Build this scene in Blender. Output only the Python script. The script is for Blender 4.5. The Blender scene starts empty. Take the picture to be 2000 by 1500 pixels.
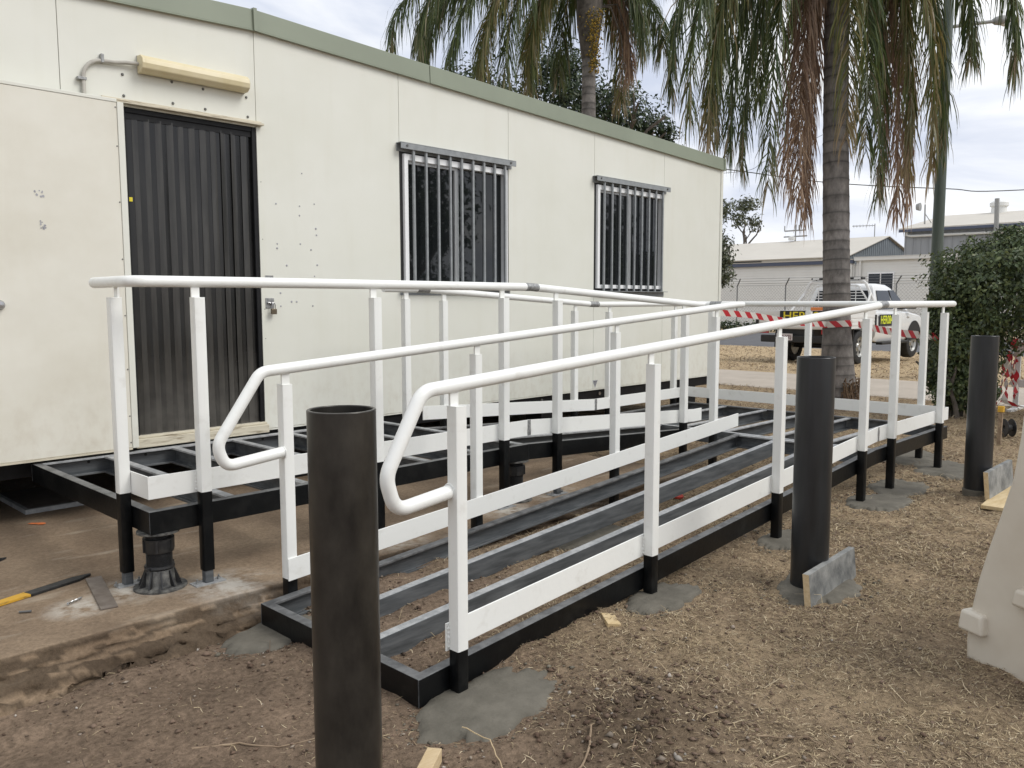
import bpy, math, random
import numpy as np
from mathutils import Vector, Matrix, noise as mnoise
R = math.radians
rnd = random.Random(7)
nrng = np.random.default_rng(11)
S = bpy.context.scene
COL = S.collection

# ------------------------------------------------------------------ camera, sky, sun, exposure
CAM_P = (-1.7065, -5.1738, 1.2967)
YAW, PIT, ROL, FPX = 0.8018, 0.0983, -0.0021, 1629.7
fw = Vector((math.sin(YAW) * math.cos(PIT), math.cos(YAW) * math.cos(PIT), -math.sin(PIT)))
rt = Vector((math.cos(YAW), -math.sin(YAW), 0.0))
up = rt.cross(fw)
r2 = rt * math.cos(ROL) + up * math.sin(ROL)
u2 = -rt * math.sin(ROL) + up * math.cos(ROL)
cd = bpy.data.cameras.new('camera')
cd.sensor_width = 36.0
cd.lens = FPX / 2000.0 * 36.0
cd.clip_start = 0.05
cd.clip_end = 2000.0
cam = bpy.data.objects.new('camera', cd)
COL.objects.link(cam)
cam.matrix_world = Matrix(((r2.x, u2.x, -fw.x, CAM_P[0]), (r2.y, u2.y, -fw.y, CAM_P[1]), (r2.z, u2.z, -fw.z, CAM_P[2]), (0, 0, 0, 1)))
S.camera = cam

SUN_EL, SUN_AZ = 46.0, 152.0      # azimuth clockwise from +y (wall normal is -y): behind and right of the camera
world = bpy.data.worlds.new('World')
S.world = world
world.use_nodes = True
wn, wl = world.node_tree.nodes, world.node_tree.links
wn.clear()
w_out = wn.new('ShaderNodeOutputWorld')
w_bg = wn.new('ShaderNodeBackground')
w_sky = wn.new('ShaderNodeTexSky')
w_sky.sky_type = 'NISHITA'
w_sky.sun_disc = False
w_sky.sun_elevation = R(SUN_EL)
w_sky.sun_rotation = R(SUN_AZ)
w_sky.air_density = 1.0
w_sky.dust_density = 2.0
w_tc = wn.new('ShaderNodeTexCoord')
w_map = wn.new('ShaderNodeMapping')
w_map.inputs['Scale'].default_value = (1.0, 1.0, 3.2)
w_map.inputs['Rotation'].default_value = (0.12, 0.05, 0.9)
w_n1 = wn.new('ShaderNodeTexNoise')
w_n1.inputs['Scale'].default_value = 2.9
w_n1.inputs['Detail'].default_value = 7.0
w_n1.inputs['Roughness'].default_value = 0.52
w_n1.inputs['Distortion'].default_value = 0.35
w_r1 = wn.new('ShaderNodeValToRGB')
w_r1.color_ramp.elements[0].position = 0.37
w_r1.color_ramp.elements[0].color = (5.9, 6.45, 7.75, 1)
w_r1.color_ramp.elements[1].position = 0.58
w_r1.color_ramp.elements[1].color = (10.2, 10.3, 10.45, 1)
w_n2 = wn.new('ShaderNodeTexNoise')
w_n2.inputs['Scale'].default_value = 1.3
w_n2.inputs['Detail'].default_value = 5.0
w_r2 = wn.new('ShaderNodeValToRGB')
w_r2.color_ramp.elements[0].position = 0.30
w_r2.color_ramp.elements[0].color = (0.72, 0.72, 0.72, 1)
w_r2.color_ramp.elements[1].position = 0.50
w_r2.color_ramp.elements[1].color = (1, 1, 1, 1)
w_mix = wn.new('ShaderNodeMixRGB')
w_bg.inputs['Strength'].default_value = 0.085
wl.new(w_tc.outputs['Generated'], w_map.inputs['Vector'])
wl.new(w_map.outputs['Vector'], w_n1.inputs['Vector'])
wl.new(w_map.outputs['Vector'], w_n2.inputs['Vector'])
wl.new(w_n1.outputs['Fac'], w_r1.inputs['Fac'])
wl.new(w_n2.outputs['Fac'], w_r2.inputs['Fac'])
wl.new(w_r2.outputs['Color'], w_mix.inputs['Fac'])
wl.new(w_sky.outputs['Color'], w_mix.inputs['Color1'])
wl.new(w_r1.outputs['Color'], w_mix.inputs['Color2'])
wl.new(w_mix.outputs['Color'], w_bg.inputs['Color'])
wl.new(w_bg.outputs['Background'], w_out.inputs['Surface'])

sd = bpy.data.lights.new('sun', 'SUN')
sd.energy = 1.5
sd.angle = R(28)
sd.color = (1.0, 0.975, 0.93)
sun = bpy.data.objects.new('sun', sd)
COL.objects.link(sun)
sdir = Vector((math.sin(R(SUN_AZ)) * math.cos(R(SUN_EL)), math.cos(R(SUN_AZ)) * math.cos(R(SUN_EL)), math.sin(R(SUN_EL))))
sun.rotation_euler = sdir.to_track_quat('Z', 'Y').to_euler()
S.view_settings.view_transform = 'Standard'
S.view_settings.look = 'None'
S.view_settings.gamma = 1.0
S.view_settings.exposure = 0.40
S.view_settings.use_curve_mapping = False
try:
    S.cycles.max_bounces = 6
    S.cycles.diffuse_bounces = 3
    S.cycles.glossy_bounces = 3
    S.cycles.transmission_bounces = 4
    S.cycles.transparent_max_bounces = 8
    S.cycles.use_denoising = True
except Exception:
    pass

# ------------------------------------------------------------------ helpers
def tag(o, label=None, cat=None, group=None, kind=None):
    if label: o['label'] = label
    if cat: o['category'] = cat
    if group: o['group'] = group
    if kind: o['kind'] = kind
    return o

def empty(name, loc, label, cat, group=None, rz=0.0):
    o = bpy.data.objects.new(name, None)
    COL.objects.link(o)
    o.location = loc
    o.rotation_euler = (0, 0, rz)
    o.empty_display_size = 0.1
    tag(o, label, cat, group)
    o['_abs'] = 1
    return o

class MB:
    def __init__(s):
        s.v, s.f, s.m, s.c = [], [], [], []
    def add(s, vs, fs, mi=0):
        b = len(s.v)
        s.v += [tuple(a) for a in vs]
        for k, q in enumerate(fs):
            s.f.append(tuple(b + i for i in q))
            s.m.append(mi[k] if isinstance(mi, (list, tuple)) else mi)
    def box(s, x0, x1, y0, y1, z0, z1, M=None, mi=0):
        vs = [Vector(a) for a in ((x0, y0, z0), (x1, y0, z0), (x1, y1, z0), (x0, y1, z0), (x0, y0, z1), (x1, y0, z1), (x1, y1, z1), (x0, y1, z1))]
        if M is not None: vs = [M @ a for a in vs]
        s.add(vs, [(0, 3, 2, 1), (4, 5, 6, 7), (0, 1, 5, 4), (1, 2, 6, 5), (2, 3, 7, 6), (3, 0, 4, 7)], mi)
    def hexa(s, b, t, mi=0):       # 4 bottom + 4 top corners
        s.add(list(b) + list(t), [(0, 3, 2, 1), (4, 5, 6, 7), (0, 1, 5, 4), (1, 2, 6, 5), (2, 3, 7, 6), (3, 0, 4, 7)], mi)
    def tube(s, path, r, n=12, caps=True, mi=0):
        P = [Vector(a) for a in path]
        rr = r if isinstance(r, (list, tuple)) else [r] * len(P)
        T = []
        for i in range(len(P)):
            a = P[max(i - 1, 0)]; b = P[min(i + 1, len(P) - 1)]
            t = (b - a)
            T.append(t.normalized() if t.length > 1e-9 else Vector((0, 0, 1)))
        ref = Vector((0, 0, 1)) if abs(T[0].z) < 0.9 else Vector((1, 0, 0))
        N = (ref - T[0] * ref.dot(T[0])).normalized()
        vs, fs = [], []
        for i, p in enumerate(P):
            N = (N - T[i] * N.dot(T[i]))
            N = N.normalized() if N.length > 1e-6 else T[i].orthogonal().normalized()
            B = T[i].cross(N)
            for k in range(n):
                a = 2 * math.pi * k / n
                vs.append(p + (N * math.cos(a) + B * math.sin(a)) * rr[i])
        for i in range(len(P) - 1):
            for k in range(n):
                k2 = (k + 1) % n
                fs.append((i * n + k, i * n + k2, (i + 1) * n + k2, (i + 1) * n + k))
        if caps:
            fs.append(tuple(range(n - 1, -1, -1)))
            fs.append(tuple((len(P) - 1) * n + k for k in range(n)))
        s.add(vs, fs, mi)
    def lathe(s, prof, c=(0, 0, 0), n=24, mi=0, cap=True, axis='z'):
        vs, fs = [], []
        for (r, z) in prof:
            for k in range(n):
                a = 2 * math.pi * k / n
                if axis == 'z': q = (c[0] + r * math.cos(a), c[1] + r * math.sin(a), c[2] + z)
                elif axis == 'y': q = (c[0] + r * math.cos(a), c[1] + z, c[2] - r * math.sin(a))
                else: q = (c[0] + z, c[1] + r * math.cos(a), c[2] + r * math.sin(a))
                vs.append(q)
        for i in range(len(prof) - 1):
            for k in range(n):
                k2 = (k + 1) % n
                fs.append((i * n + k, i * n + k2, (i + 1) * n + k2, (i + 1) * n + k))
        if cap:
            fs.append(tuple(range(n - 1, -1, -1)))
            fs.append(tuple((len(prof) - 1) * n + k for k in range(n)))
        s.add(vs, fs, mi)
    def extrude(s, prof, frame, L, mi=0, cap=True):   # prof: closed 2D list (a,b); frame: (origin, A, B, D) ; along D by L
        o, A, B, D = frame
        n = len(prof)
        vs = [o + A * a + B * b for a, b in prof] + [o + A * a + B * b + D * L for a, b in prof]
        fs = [(i, (i + 1) % n, n + (i + 1) % n, n + i) for i in range(n)]
        ms = list(mi) if isinstance(mi, (list, tuple)) else [mi] * n
        if cap:
            fs += [tuple(range(n - 1, -1, -1)), tuple(n + i for i in range(n))]
            ms += [0, 0]
        s.add(vs, fs, ms)
    def build(s, name, mat, parent=None, smooth=False, bevel=0.0, ang=35, seg=2, recalc=True):
        me = bpy.data.meshes.new(name)
        me.from_pydata([tuple(a) for a in s.v], [], s.f)
        mats = mat if isinstance(mat, (list, tuple)) else [mat]
        for m in mats: me.materials.append(m)
        if len(mats) > 1: me.polygons.foreach_set('material_index', s.m)
        if recalc:
            import bmesh
            b = bmesh.new(); b.from_mesh(me)
            bmesh.ops.recalc_face_normals(b, faces=b.faces)
            b.to_mesh(me); b.free()
        o = bpy.data.objects.new(name, me)
        COL.objects.link(o)
        if smooth:
            me.polygons.foreach_set('use_smooth', [True] * len(me.polygons))
            try: me.set_sharp_from_angle(angle=R(ang))
            except Exception: pass
        if bevel:
            bm = o.modifiers.new('bevel', 'BEVEL'); bm.width = bevel; bm.segments = seg; bm.limit_method = 'ANGLE'; bm.angle_limit = R(40)
            try: bm.harden_normals = False
            except Exception: pass
        if parent is not None:
            o.parent = parent
            if parent.get('_abs'): o.location = -Vector(parent.location)
        return o

def np_mesh(name, V, F, mat, parent=None, col=None, smooth=False):
    """bulk mesh from numpy arrays; F is (n,k)"""
    me = bpy.data.meshes.new(name)
    nv, nf, k = len(V), len(F), F.shape[1]
    me.vertices.add(nv); me.vertices.foreach_set('co', np.ascontiguousarray(V, dtype=np.float32).ravel())
    me.loops.add(nf * k); me.loops.foreach_set('vertex_index', np.ascontiguousarray(F, dtype=np.int32).ravel())
    me.polygons.add(nf)
    me.polygons.foreach_set('loop_start', np.arange(0, nf * k, k, dtype=np.int32))
    try: me.polygons.foreach_set('loop_total', np.full(nf, k, dtype=np.int32))
    except Exception: pass
    me.update(calc_edges=True)
    me.materials.append(mat)
    if smooth: me.polygons.foreach_set('use_smooth', np.ones(nf, dtype=bool))
    if col is not None:
        a = me.color_attributes.new('tint', 'FLOAT_COLOR', 'POINT')
        c4 = np.ones((nv, 4), dtype=np.float32); c4[:, :3] = col
        a.data.foreach_set('color', c4.ravel())
    me.validate()
    o = bpy.data.objects.new(name, me)
    COL.objects.link(o)
    if parent is not None:
        o.parent = parent
        if parent.get('_abs'): o.location = -Vector(parent.location)
    return o

def copy_tree(o, parent=None, loc=None):
    c = o.copy(); COL.objects.link(c); c.parent = parent
    if loc is not None: c.location = loc
    for ch in list(o.children): copy_tree(ch, c)
    return c

# ------------------------------------------------------------------ materials
def mat(name, col, rough=0.6, metal=0.0, var=0.0, vscale=6.0, col2=None, bump=0.0, bscale=40.0, detail=4.0, spec=0.5, stretch=(1, 1, 1), lo=0.35, hi=0.65, rvar=0.0, coat=0.0):
    m = bpy.data.materials.new(name); m.use_nodes = True
    nt = m.node_tree; n, l = nt.nodes, nt.links
    b = n['Principled BSDF']
    b.inputs['Base Color'].default_value = (*col, 1)
    b.inputs['Roughness'].default_value = rough
    b.inputs['Metallic'].default_value = metal
    b.inputs['Specular IOR Level'].default_value = spec
    if coat: b.inputs['Coat Weight'].default_value = coat
    if var or col2 or bump or rvar:
        tc = n.new('ShaderNodeTexCoord'); mp = n.new('ShaderNodeMapping'); mp.inputs['Scale'].default_value = stretch
        l.new(tc.outputs['Object'], mp.inputs['Vector'])
    if var or col2:
        nz = n.new('ShaderNodeTexNoise'); nz.inputs['Scale'].default_value = vscale; nz.inputs['Detail'].default_value = detail; nz.inputs['Roughness'].default_value = 0.6
        l.new(mp.outputs['Vector'], nz.inputs['Vector'])
        rp = n.new('ShaderNodeValToRGB')
        rp.color_ramp.elements[0].position = lo; rp.color_ramp.elements[1].position = hi
        c2 = col2 if col2 else tuple(min(1, c * (1 + var)) for c in col)
        c1 = col if col2 else tuple(c * (1 - var) for c in col)
        rp.color_ramp.elements[0].color = (*c1, 1); rp.color_ramp.elements[1].color = (*c2, 1)
        l.new(nz.outputs['Fac'], rp.inputs['Fac']); l.new(rp.outputs['Color'], b.inputs['Base Color'])
        if rvar:
            mr = n.new('ShaderNodeMapRange'); mr.inputs['To Min'].default_value = max(0.03, rough - rvar); mr.inputs['To Max'].default_value = min(1, rough + rvar)
            l.new(nz.outputs['Fac'], mr.inputs['Value']); l.new(mr.outputs['Result'], b.inputs['Roughness'])
    if bump:
        bz = n.new('ShaderNodeTexNoise'); bz.inputs['Scale'].default_value = bscale; bz.inputs['Detail'].default_value = 6.0
        l.new(mp.outputs['Vector'], bz.inputs['Vector'])
        bp = n.new('ShaderNodeBump'); bp.inputs['Strength'].default_value = bump; bp.inputs['Distance'].default_value = 0.01
        l.new(bz.outputs['Fac'], bp.inputs['Height']); l.new(bp.outputs['Normal'], b.inputs['Normal'])
    return m

def tint_mat(name, base, rough=0.6, trans=0.0, spec=0.3):
    m = bpy.data.materials.new(name); m.use_nodes = True
    n, l = m.node_tree.nodes, m.node_tree.links
    b = n['Principled BSDF']; b.inputs['Roughness'].default_value = rough; b.inputs['Specular IOR Level'].default_value = spec
    at = n.new('ShaderNodeAttribute'); at.attribute_name = 'tint'
    mx = n.new('ShaderNodeMixRGB'); mx.blend_type = 'MULTIPLY'; mx.inputs['Fac'].default_value = 1.0; mx.inputs['Color2'].default_value = (*base, 1)
    l.new(at.outputs['Color'], mx.inputs['Color1']); l.new(mx.outputs['Color'], b.inputs['Base Color'])
    if trans:
        tr = n.new('ShaderNodeBsdfTranslucent'); l.new(mx.outputs['Color'], tr.inputs['Color'])
        ms = n.new('ShaderNodeMixShader'); ms.inputs['Fac'].default_value = trans
        l.new(b.outputs['BSDF'], ms.inputs[1]); l.new(tr.outputs['BSDF'], ms.inputs[2])
        l.new(ms.outputs['Shader'], n['Material Output'].inputs['Surface'])
    return m

M = {}
M['rail'] = mat('white_enamel', (0.72, 0.715, 0.67), 0.34, col2=(0.84, 0.845, 0.81), lo=0.22, hi=0.42, vscale=11, bump=0.06, bscale=45, rvar=0.1, detail=7)
M['black'] = mat('black_enamel', (0.004, 0.0045, 0.005), 0.34, col2=(0.016, 0.016, 0.015), vscale=9, lo=0.5, hi=0.85, bump=0.08, bscale=50, rvar=0.12, spec=0.28)
M['gal'] = mat('galvanised_steel', (0.078, 0.085, 0.090), 0.55, metal=0.25, col2=(0.15, 0.159, 0.165), vscale=14, stretch=(0.35, 1, 3), bump=0.05, bscale=70, rvar=0.1)
M['galtop'] = mat('pale_galvanised_steel', (0.27, 0.28, 0.285), 0.5, metal=0.2, col2=(0.44, 0.445, 0.445), vscale=22, bump=0.05, bscale=80)  # galvanised steel in a paler tone, for top flanges and plates
M['beamtop'] = mat('scuffed_black_flange', (0.075, 0.077, 0.078), 0.5, metal=0.15, col2=(0.17, 0.172, 0.172), vscale=16, bump=0.05, bscale=80)
M['bare'] = mat('bare_steel', (0.20, 0.205, 0.205), 0.45, metal=0.5, col2=(0.42, 0.42, 0.41), vscale=60)
M['wall'] = mat('cream_sandwich_panel', (0.685, 0.69, 0.61), 0.5, col2=(0.72, 0.725, 0.655), vscale=1.3, bump=0.015, bscale=18)
def wall_mat(name, ca, cb, vs):
    m = bpy.data.materials.new(name); m.use_nodes = True
    n, l = m.node_tree.nodes, m.node_tree.links; b = n['Principled BSDF']; b.inputs['Roughness'].default_value = 0.48
    tc = n.new('ShaderNodeTexCoord')
    def noise_(sc, st, det, lo, hi, c0, c1):
        mp = n.new('ShaderNodeMapping'); mp.inputs['Scale'].default_value = st; l.new(tc.outputs['Object'], mp.inputs['Vector'])
        z = n.new('ShaderNodeTexNoise'); z.inputs['Scale'].default_value = sc; z.inputs['Detail'].default_value = det; z.inputs['Roughness'].default_value = 0.6; l.new(mp.outputs['Vector'], z.inputs['Vector'])
        r = n.new('ShaderNodeValToRGB'); r.color_ramp.elements[0].position = lo; r.color_ramp.elements[0].color = (*c0, 1); r.color_ramp.elements[1].position = hi; r.color_ramp.elements[1].color = (*c1, 1)
        l.new(z.outputs['Fac'], r.inputs['Fac']); return r.outputs['Color'], z
    base, _ = noise_(vs, (1, 1, 1), 5, 0.35, 0.65, ca, cb)
    strk, _ = noise_(7.0, (1.0, 1.0, 0.10), 6, 0.52, 0.80, (1, 1, 1), (0.965, 0.958, 0.94))
    m1 = n.new('ShaderNodeMixRGB'); m1.blend_type = 'MULTIPLY'; m1.inputs['Fac'].default_value = 1; l.new(base, m1.inputs['Color1']); l.new(strk, m1.inputs['Color2'])
    sx = n.new('ShaderNodeSeparateXYZ'); l.new(tc.outputs['Object'], sx.inputs['Vector'])
    mr = n.new('ShaderNodeMapRange'); mr.inputs['From Min'].default_value = 0.40; mr.inputs['From Max'].default_value = 0.95; mr.inputs['To Min'].default_value = 1.0; mr.inputs['To Max'].default_value = 0.0; l.new(sx.outputs['Z'], mr.inputs['Value'])
    spl, _ = noise_(16.0, (1, 1, 0.7), 8, 0.46, 0.72, (0, 0, 0), (0.32, 0.32, 0.32))
    mm = n.new('ShaderNodeMath'); mm.operation = 'MULTIPLY'; l.new(mr.outputs['Result'], mm.inputs[0]); l.new(spl, mm.inputs[1])
    m2 = n.new('ShaderNodeMixRGB'); m2.inputs['Color2'].default_value = (0.42, 0.34, 0.24, 1); l.new(mm.outputs[0], m2.inputs['Fac']); l.new(m1.outputs['Color'], m2.inputs['Color1']); l.new(m2.outputs['Color'], b.inputs['Base Color'])
    bz = n.new('ShaderNodeTexNoise'); bz.inputs['Scale'].default_value = 2.3; bz.inputs['Detail'].default_value = 2; l.new(tc.outputs['Object'], bz.inputs['Vector'])
    bp = n.new('ShaderNodeBump'); bp.inputs['Strength'].default_value = 0.35; bp.inputs['Distance'].default_value = 0.02; l.new(bz.outputs['Fac'], bp.inputs['Height']); l.new(bp.outputs['Normal'], b.inputs['Normal'])
    return m
M['wall'] = wall_mat('cream_sandwich_panel', (0.70, 0.70, 0.62), (0.735, 0.735, 0.665), 1.3)
M['wallold'] = wall_mat('yellowed_cream_panel', (0.665, 0.635, 0.54), (0.745, 0.725, 0.64), 1.6)
M['grubby'] = mat('chipped_cream_timber', (0.60, 0.55, 0.43), 0.7, col2=(0.20, 0.15, 0.09), vscale=26, lo=0.52, hi=0.72, stretch=(0.25, 1, 2.2), bump=0.3, bscale=40)
M['fascia'] = mat('sage_green_steel', (0.245, 0.275, 0.205), 0.45, var=0.06, vscale=1.5, bump=0.02, bscale=10)
M['darkgap'] = mat('dark_joint', (0.03, 0.03, 0.028), 0.9)
M['darkint'] = mat('dark_interior', (0.02, 0.02, 0.02), 0.9)
M['chassis'] = mat('black_chassis_steel', (0.007, 0.007, 0.008), 0.5, var=0.4, vscale=12, spec=0.3)
M['strip'] = mat('smoked_strip', (0.006, 0.006, 0.006), 0.22, col2=(0.016, 0.0155, 0.015), vscale=7, stretch=(3, 3, 0.4), lo=0.4, hi=0.8, spec=0.5)
M['stripw'] = mat('worn_smoked_strip', (0.026, 0.025, 0.023), 0.2, col2=(0.058, 0.055, 0.050), vscale=8, stretch=(3, 3, 0.35), lo=0.35, hi=0.8)
M['alu'] = mat('white_aluminium', (0.84, 0.85, 0.85), 0.4)
M['bar'] = mat('grey_gal_bar', (0.27, 0.285, 0.29), 0.5, metal=0.15, var=0.12, vscale=20)
M['sash'] = mat('mill_aluminium', (0.50, 0.51, 0.51), 0.4, metal=0.2)
M['lampbody'] = mat('yellowed_diffuser', (0.62, 0.535, 0.32), 0.4, col2=(0.68, 0.60, 0.40), vscale=7)
M['grey_pvc'] = mat('grey_conduit', (0.45, 0.43, 0.38), 0.5, var=0.1, vscale=15)
M['screw'] = mat('screw_head', (0.14, 0.14, 0.135), 0.5, metal=0.4)
M['brass'] = mat('old_brass', (0.16, 0.13, 0.09), 0.4, metal=0.7)
M['chrome'] = mat('dull_chrome', (0.45, 0.45, 0.45), 0.25, metal=0.9)
M['scuff'] = mat('scuff_mark', (0.36, 0.36, 0.38), 0.7, var=0.2, vscale=60)
M['plastic'] = mat('black_plastic', (0.018, 0.018, 0.019), 0.42, col2=(0.06, 0.058, 0.055), vscale=22, lo=0.5, hi=0.9)
M['plasticd'] = mat('dusty_black_plastic', (0.03, 0.03, 0.03), 0.6, col2=(0.16, 0.155, 0.14), vscale=30)
M['pipe1'] = mat('bare_mill_steel_pipe', (0.014, 0.013, 0.012), 0.32, metal=0.35, col2=(0.06, 0.054, 0.045), vscale=8.5, lo=0.32, hi=0.72, stretch=(1, 1, 0.55), bump=0.04, bscale=25, rvar=0.12, detail=6)
M['pipe2'] = mat('primed_grey_pipe', (0.019, 0.020, 0.021), 0.32, metal=0.25, col2=(0.036, 0.037, 0.039), vscale=5, stretch=(2, 2, 0.3), rvar=0.08)
M['board'] = mat('cement_stained_board', (0.095, 0.10, 0.10), 0.75, col2=(0.30, 0.30, 0.285), vscale=9, bump=0.25, bscale=40, detail=8)
M['wood'] = mat('raw_pine', (0.52, 0.39, 0.22), 0.75, col2=(0.60, 0.47, 0.29), vscale=10, stretch=(1, 6, 6), bump=0.15, bscale=60)
M['ply'] = mat('yellow_plywood', (0.50, 0.37, 0.19), 0.7, col2=(0.62, 0.49, 0.29), vscale=6, stretch=(1, 5, 1))
M['barrier'] = mat('aged_white_polyethylene', (0.56, 0.50, 0.41), 0.5, col2=(0.65, 0.60, 0.51), vscale=2.5, lo=0.3, hi=0.6, bump=0.05, bscale=8)
M['yellow'] = mat('yellow_paint', (0.60, 0.34, 0.03), 0.5, var=0.2, vscale=15)
M['yellowworn'] = mat('worn_yellow_paint', (0.55, 0.31, 0.03), 0.6, col2=(0.03, 0.03, 0.03), vscale=11, lo=0.5, hi=0.58, stretch=(0.35, 1, 1))
M['darksteel'] = mat('dark_forged_steel', (0.035, 0.035, 0.035), 0.5, metal=0.4, var=0.4, vscale=25, bump=0.1)
M['rusty'] = mat('dusty_brown_flat_bar', (0.13, 0.105, 0.085), 0.6, col2=(0.20, 0.17, 0.145), vscale=18, metal=0.2)
M['orange'] = mat('orange_marking_paint', (0.75, 0.20, 0.06), 0.7, var=0.15, vscale=40)
M['concnew'] = mat('fresh_grey_concrete', (0.098, 0.089, 0.069), 0.85, col2=(0.15, 0.136, 0.108), vscale=9, bump=0.35, bscale=55, detail=8)
M['asphalt'] = mat('asphalt', (0.075, 0.075, 0.078), 0.85, col2=(0.11, 0.11, 0.112), vscale=3, bump=0.2, bscale=60)
M['pathc'] = mat('pale_concrete_path', (0.40, 0.345, 0.28), 0.85, col2=(0.47, 0.41, 0.34), vscale=1.6, bump=0.15, bscale=30)
M['whitep'] = mat('white_car_paint', (0.74, 0.75, 0.74), 0.25, coat=0.4)
M['whiteb'] = mat('white_powdercoat', (0.70, 0.70, 0.68), 0.45)
M['rubber'] = mat('tyre_rubber', (0.018, 0.018, 0.018), 0.75, var=0.3, vscale=20)
M['blackp'] = mat('black_trim', (0.012, 0.012, 0.012), 0.5)
M['amber'] = mat('amber_lens', (0.55, 0.16, 0.03), 0.25)
M['red'] = mat('red_lens', (0.35, 0.02, 0.02), 0.3)
M['rim'] = mat('silver_rim', (0.42, 0.42, 0.40), 0.35, metal=0.7)
M['plate'] = mat('number_plate', (0.60, 0.56, 0.56), 0.5)
M['signblk'] = mat('sign_black', (0.012, 0.012, 0.012), 0.5)
M['signyel'] = mat('sign_yellow', (0.75, 0.62, 0.03), 0.5)
M['signlime'] = mat('sign_lime', (0.70, 0.78, 0.03), 0.5)
M['maroon'] = mat('maroon_lettering', (0.10, 0.02, 0.03), 0.5)
M['pole'] = mat('green_pole_paint', (0.055, 0.075, 0.058), 0.5, col2=(0.085, 0.105, 0.085), vscale=4, stretch=(3, 3, 0.4))
M['greylamp'] = mat('grey_luminaire', (0.28, 0.28, 0.27), 0.5)
M['roofcream'] = mat('cream_steel_roof', (0.54, 0.505, 0.44), 0.6, var=0.04, vscale=0.4)
M['shedgrey'] = mat('grey_ribbed_cladding', (0.30, 0.31, 0.32), 0.6, var=0.08, vscale=3, stretch=(1, 1, 0.1))
M['shedblue'] = mat('blue_grey_cladding', (0.19, 0.215, 0.235), 0.6, var=0.08, vscale=3)
M['navy'] = mat('navy_fascia', (0.07, 0.085, 0.13), 0.5)
M['pvcw'] = mat('white_weatherboard', (0.70, 0.70, 0.67), 0.55, var=0.03, vscale=1)
M['darkglass'] = mat('dark_window_glass', (0.01, 0.013, 0.018), 0.06, spec=0.6)
M['bark'] = mat('grey_bark', (0.10, 0.085, 0.07), 0.9, var=0.35, vscale=14, bump=0.5, bscale=30)
M['rootfib'] = mat('fibrous_palm_root', (0.10, 0.06, 0.035), 0.95, col2=(0.22, 0.15, 0.09), vscale=30, bump=0.8, bscale=40)
M['twig'] = mat('dry_twig', (0.20, 0.14, 0.09), 0.9, col2=(0.32, 0.24, 0.16), vscale=30)
M['wire'] = mat('dark_wire', (0.03, 0.03, 0.03), 0.6)
M['fencepost'] = mat('fence_post_gal', (0.22, 0.22, 0.215), 0.5, metal=0.3)
M['redpaint'] = mat('red_debris', (0.5, 0.06, 0.04), 0.6)
M['leaf'] = tint_mat('leaf', (1, 1, 1), 0.42, trans=0.25, spec=0.5)
M['frond'] = tint_mat('palm_leaflet', (1.3, 1.3, 1.25), 0.45, trans=0.38, spec=0.4)
M['straw'] = tint_mat('dry_straw', (1, 1, 1), 0.8, trans=0.1, spec=0.2)
M['clod'] = tint_mat('soil_clod', (1, 1, 1), 0.95, spec=0.15)

for nm in ('strip', 'stripw'):      # dust kicked up on the lower ends of the door strips
    n, l = M[nm].node_tree.nodes, M[nm].node_tree.links
    b = n['Principled BSDF']; src = b.inputs['Base Color'].links[0].from_socket
    tc = n.new('ShaderNodeTexCoord'); sx = n.new('ShaderNodeSeparateXYZ'); l.new(tc.outputs['Object'], sx.inputs['Vector'])
    mr = n.new('ShaderNodeMapRange'); mr.inputs['From Min'].default_value = 1.0; mr.inputs['From Max'].default_value = 0.45; l.new(sx.outputs['Z'], mr.inputs['Value'])
    nz = n.new('ShaderNodeTexNoise'); nz.inputs['Scale'].default_value = 9; nz.inputs['Detail'].default_value = 7; l.new(tc.outputs['Object'], nz.inputs['Vector'])
    mu = n.new('ShaderNodeMath'); mu.operation = 'MULTIPLY'; l.new(mr.outputs['Result'], mu.inputs[0]); l.new(nz.outputs['Fac'], mu.inputs[1])
    mx = n.new('ShaderNodeMixRGB'); mx.inputs['Color2'].default_value = (0.15, 0.14, 0.125, 1); l.new(mu.outputs[0], mx.inputs['Fac']); l.new(src, mx.inputs['Color1']); l.new(mx.outputs['Color'], b.inputs['Base Color'])

# window glass: dark mirror-like sheet
g = bpy.data.materials.new('tinted_reflective_glass'); g.use_nodes = True
gb = g.node_tree.nodes['Principled BSDF']
gb.inputs['Base Color'].default_value = (0.012, 0.014, 0.015, 1); gb.inputs['Roughness'].default_value = 0.02
gb.inputs['IOR'].default_value = 1.5
M['glass'] = g

# red / white hazard tape: stripes run along the tape's own length stored in the 'tint' attribute (r = metres along, g = metres across)
tm = bpy.data.materials.new('hazard_tape'); tm.use_nodes = True
n, l = tm.node_tree.nodes, tm.node_tree.links
at = n.new('ShaderNodeAttribute'); at.attribute_name = 'tint'
sp = n.new('ShaderNodeSeparateColor'); l.new(at.outputs['Color'], sp.inputs['Color'])
a1 = n.new('ShaderNodeMath'); a1.operation = 'ADD'; l.new(sp.outputs[0], a1.inputs[0]); l.new(sp.outputs[1], a1.inputs[1])
a2 = n.new('ShaderNodeMath'); a2.operation = 'DIVIDE'; a2.inputs[1].default_value = 0.20; l.new(a1.outputs[0], a2.inputs[0])
a3 = n.new('ShaderNodeMath'); a3.operation = 'FRACT'; l.new(a2.outputs[0], a3.inputs[0])
a4 = n.new('ShaderNodeMath'); a4.operation = 'GREATER_THAN'; a4.inputs[1].default_value = 0.52; l.new(a3.outputs[0], a4.inputs[0])
mx = n.new('ShaderNodeMixRGB'); mx.inputs['Color1'].default_value = (0.72, 0.68, 0.62, 1); mx.inputs['Color2'].default_value = (0.52, 0.03, 0.04, 1)
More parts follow.
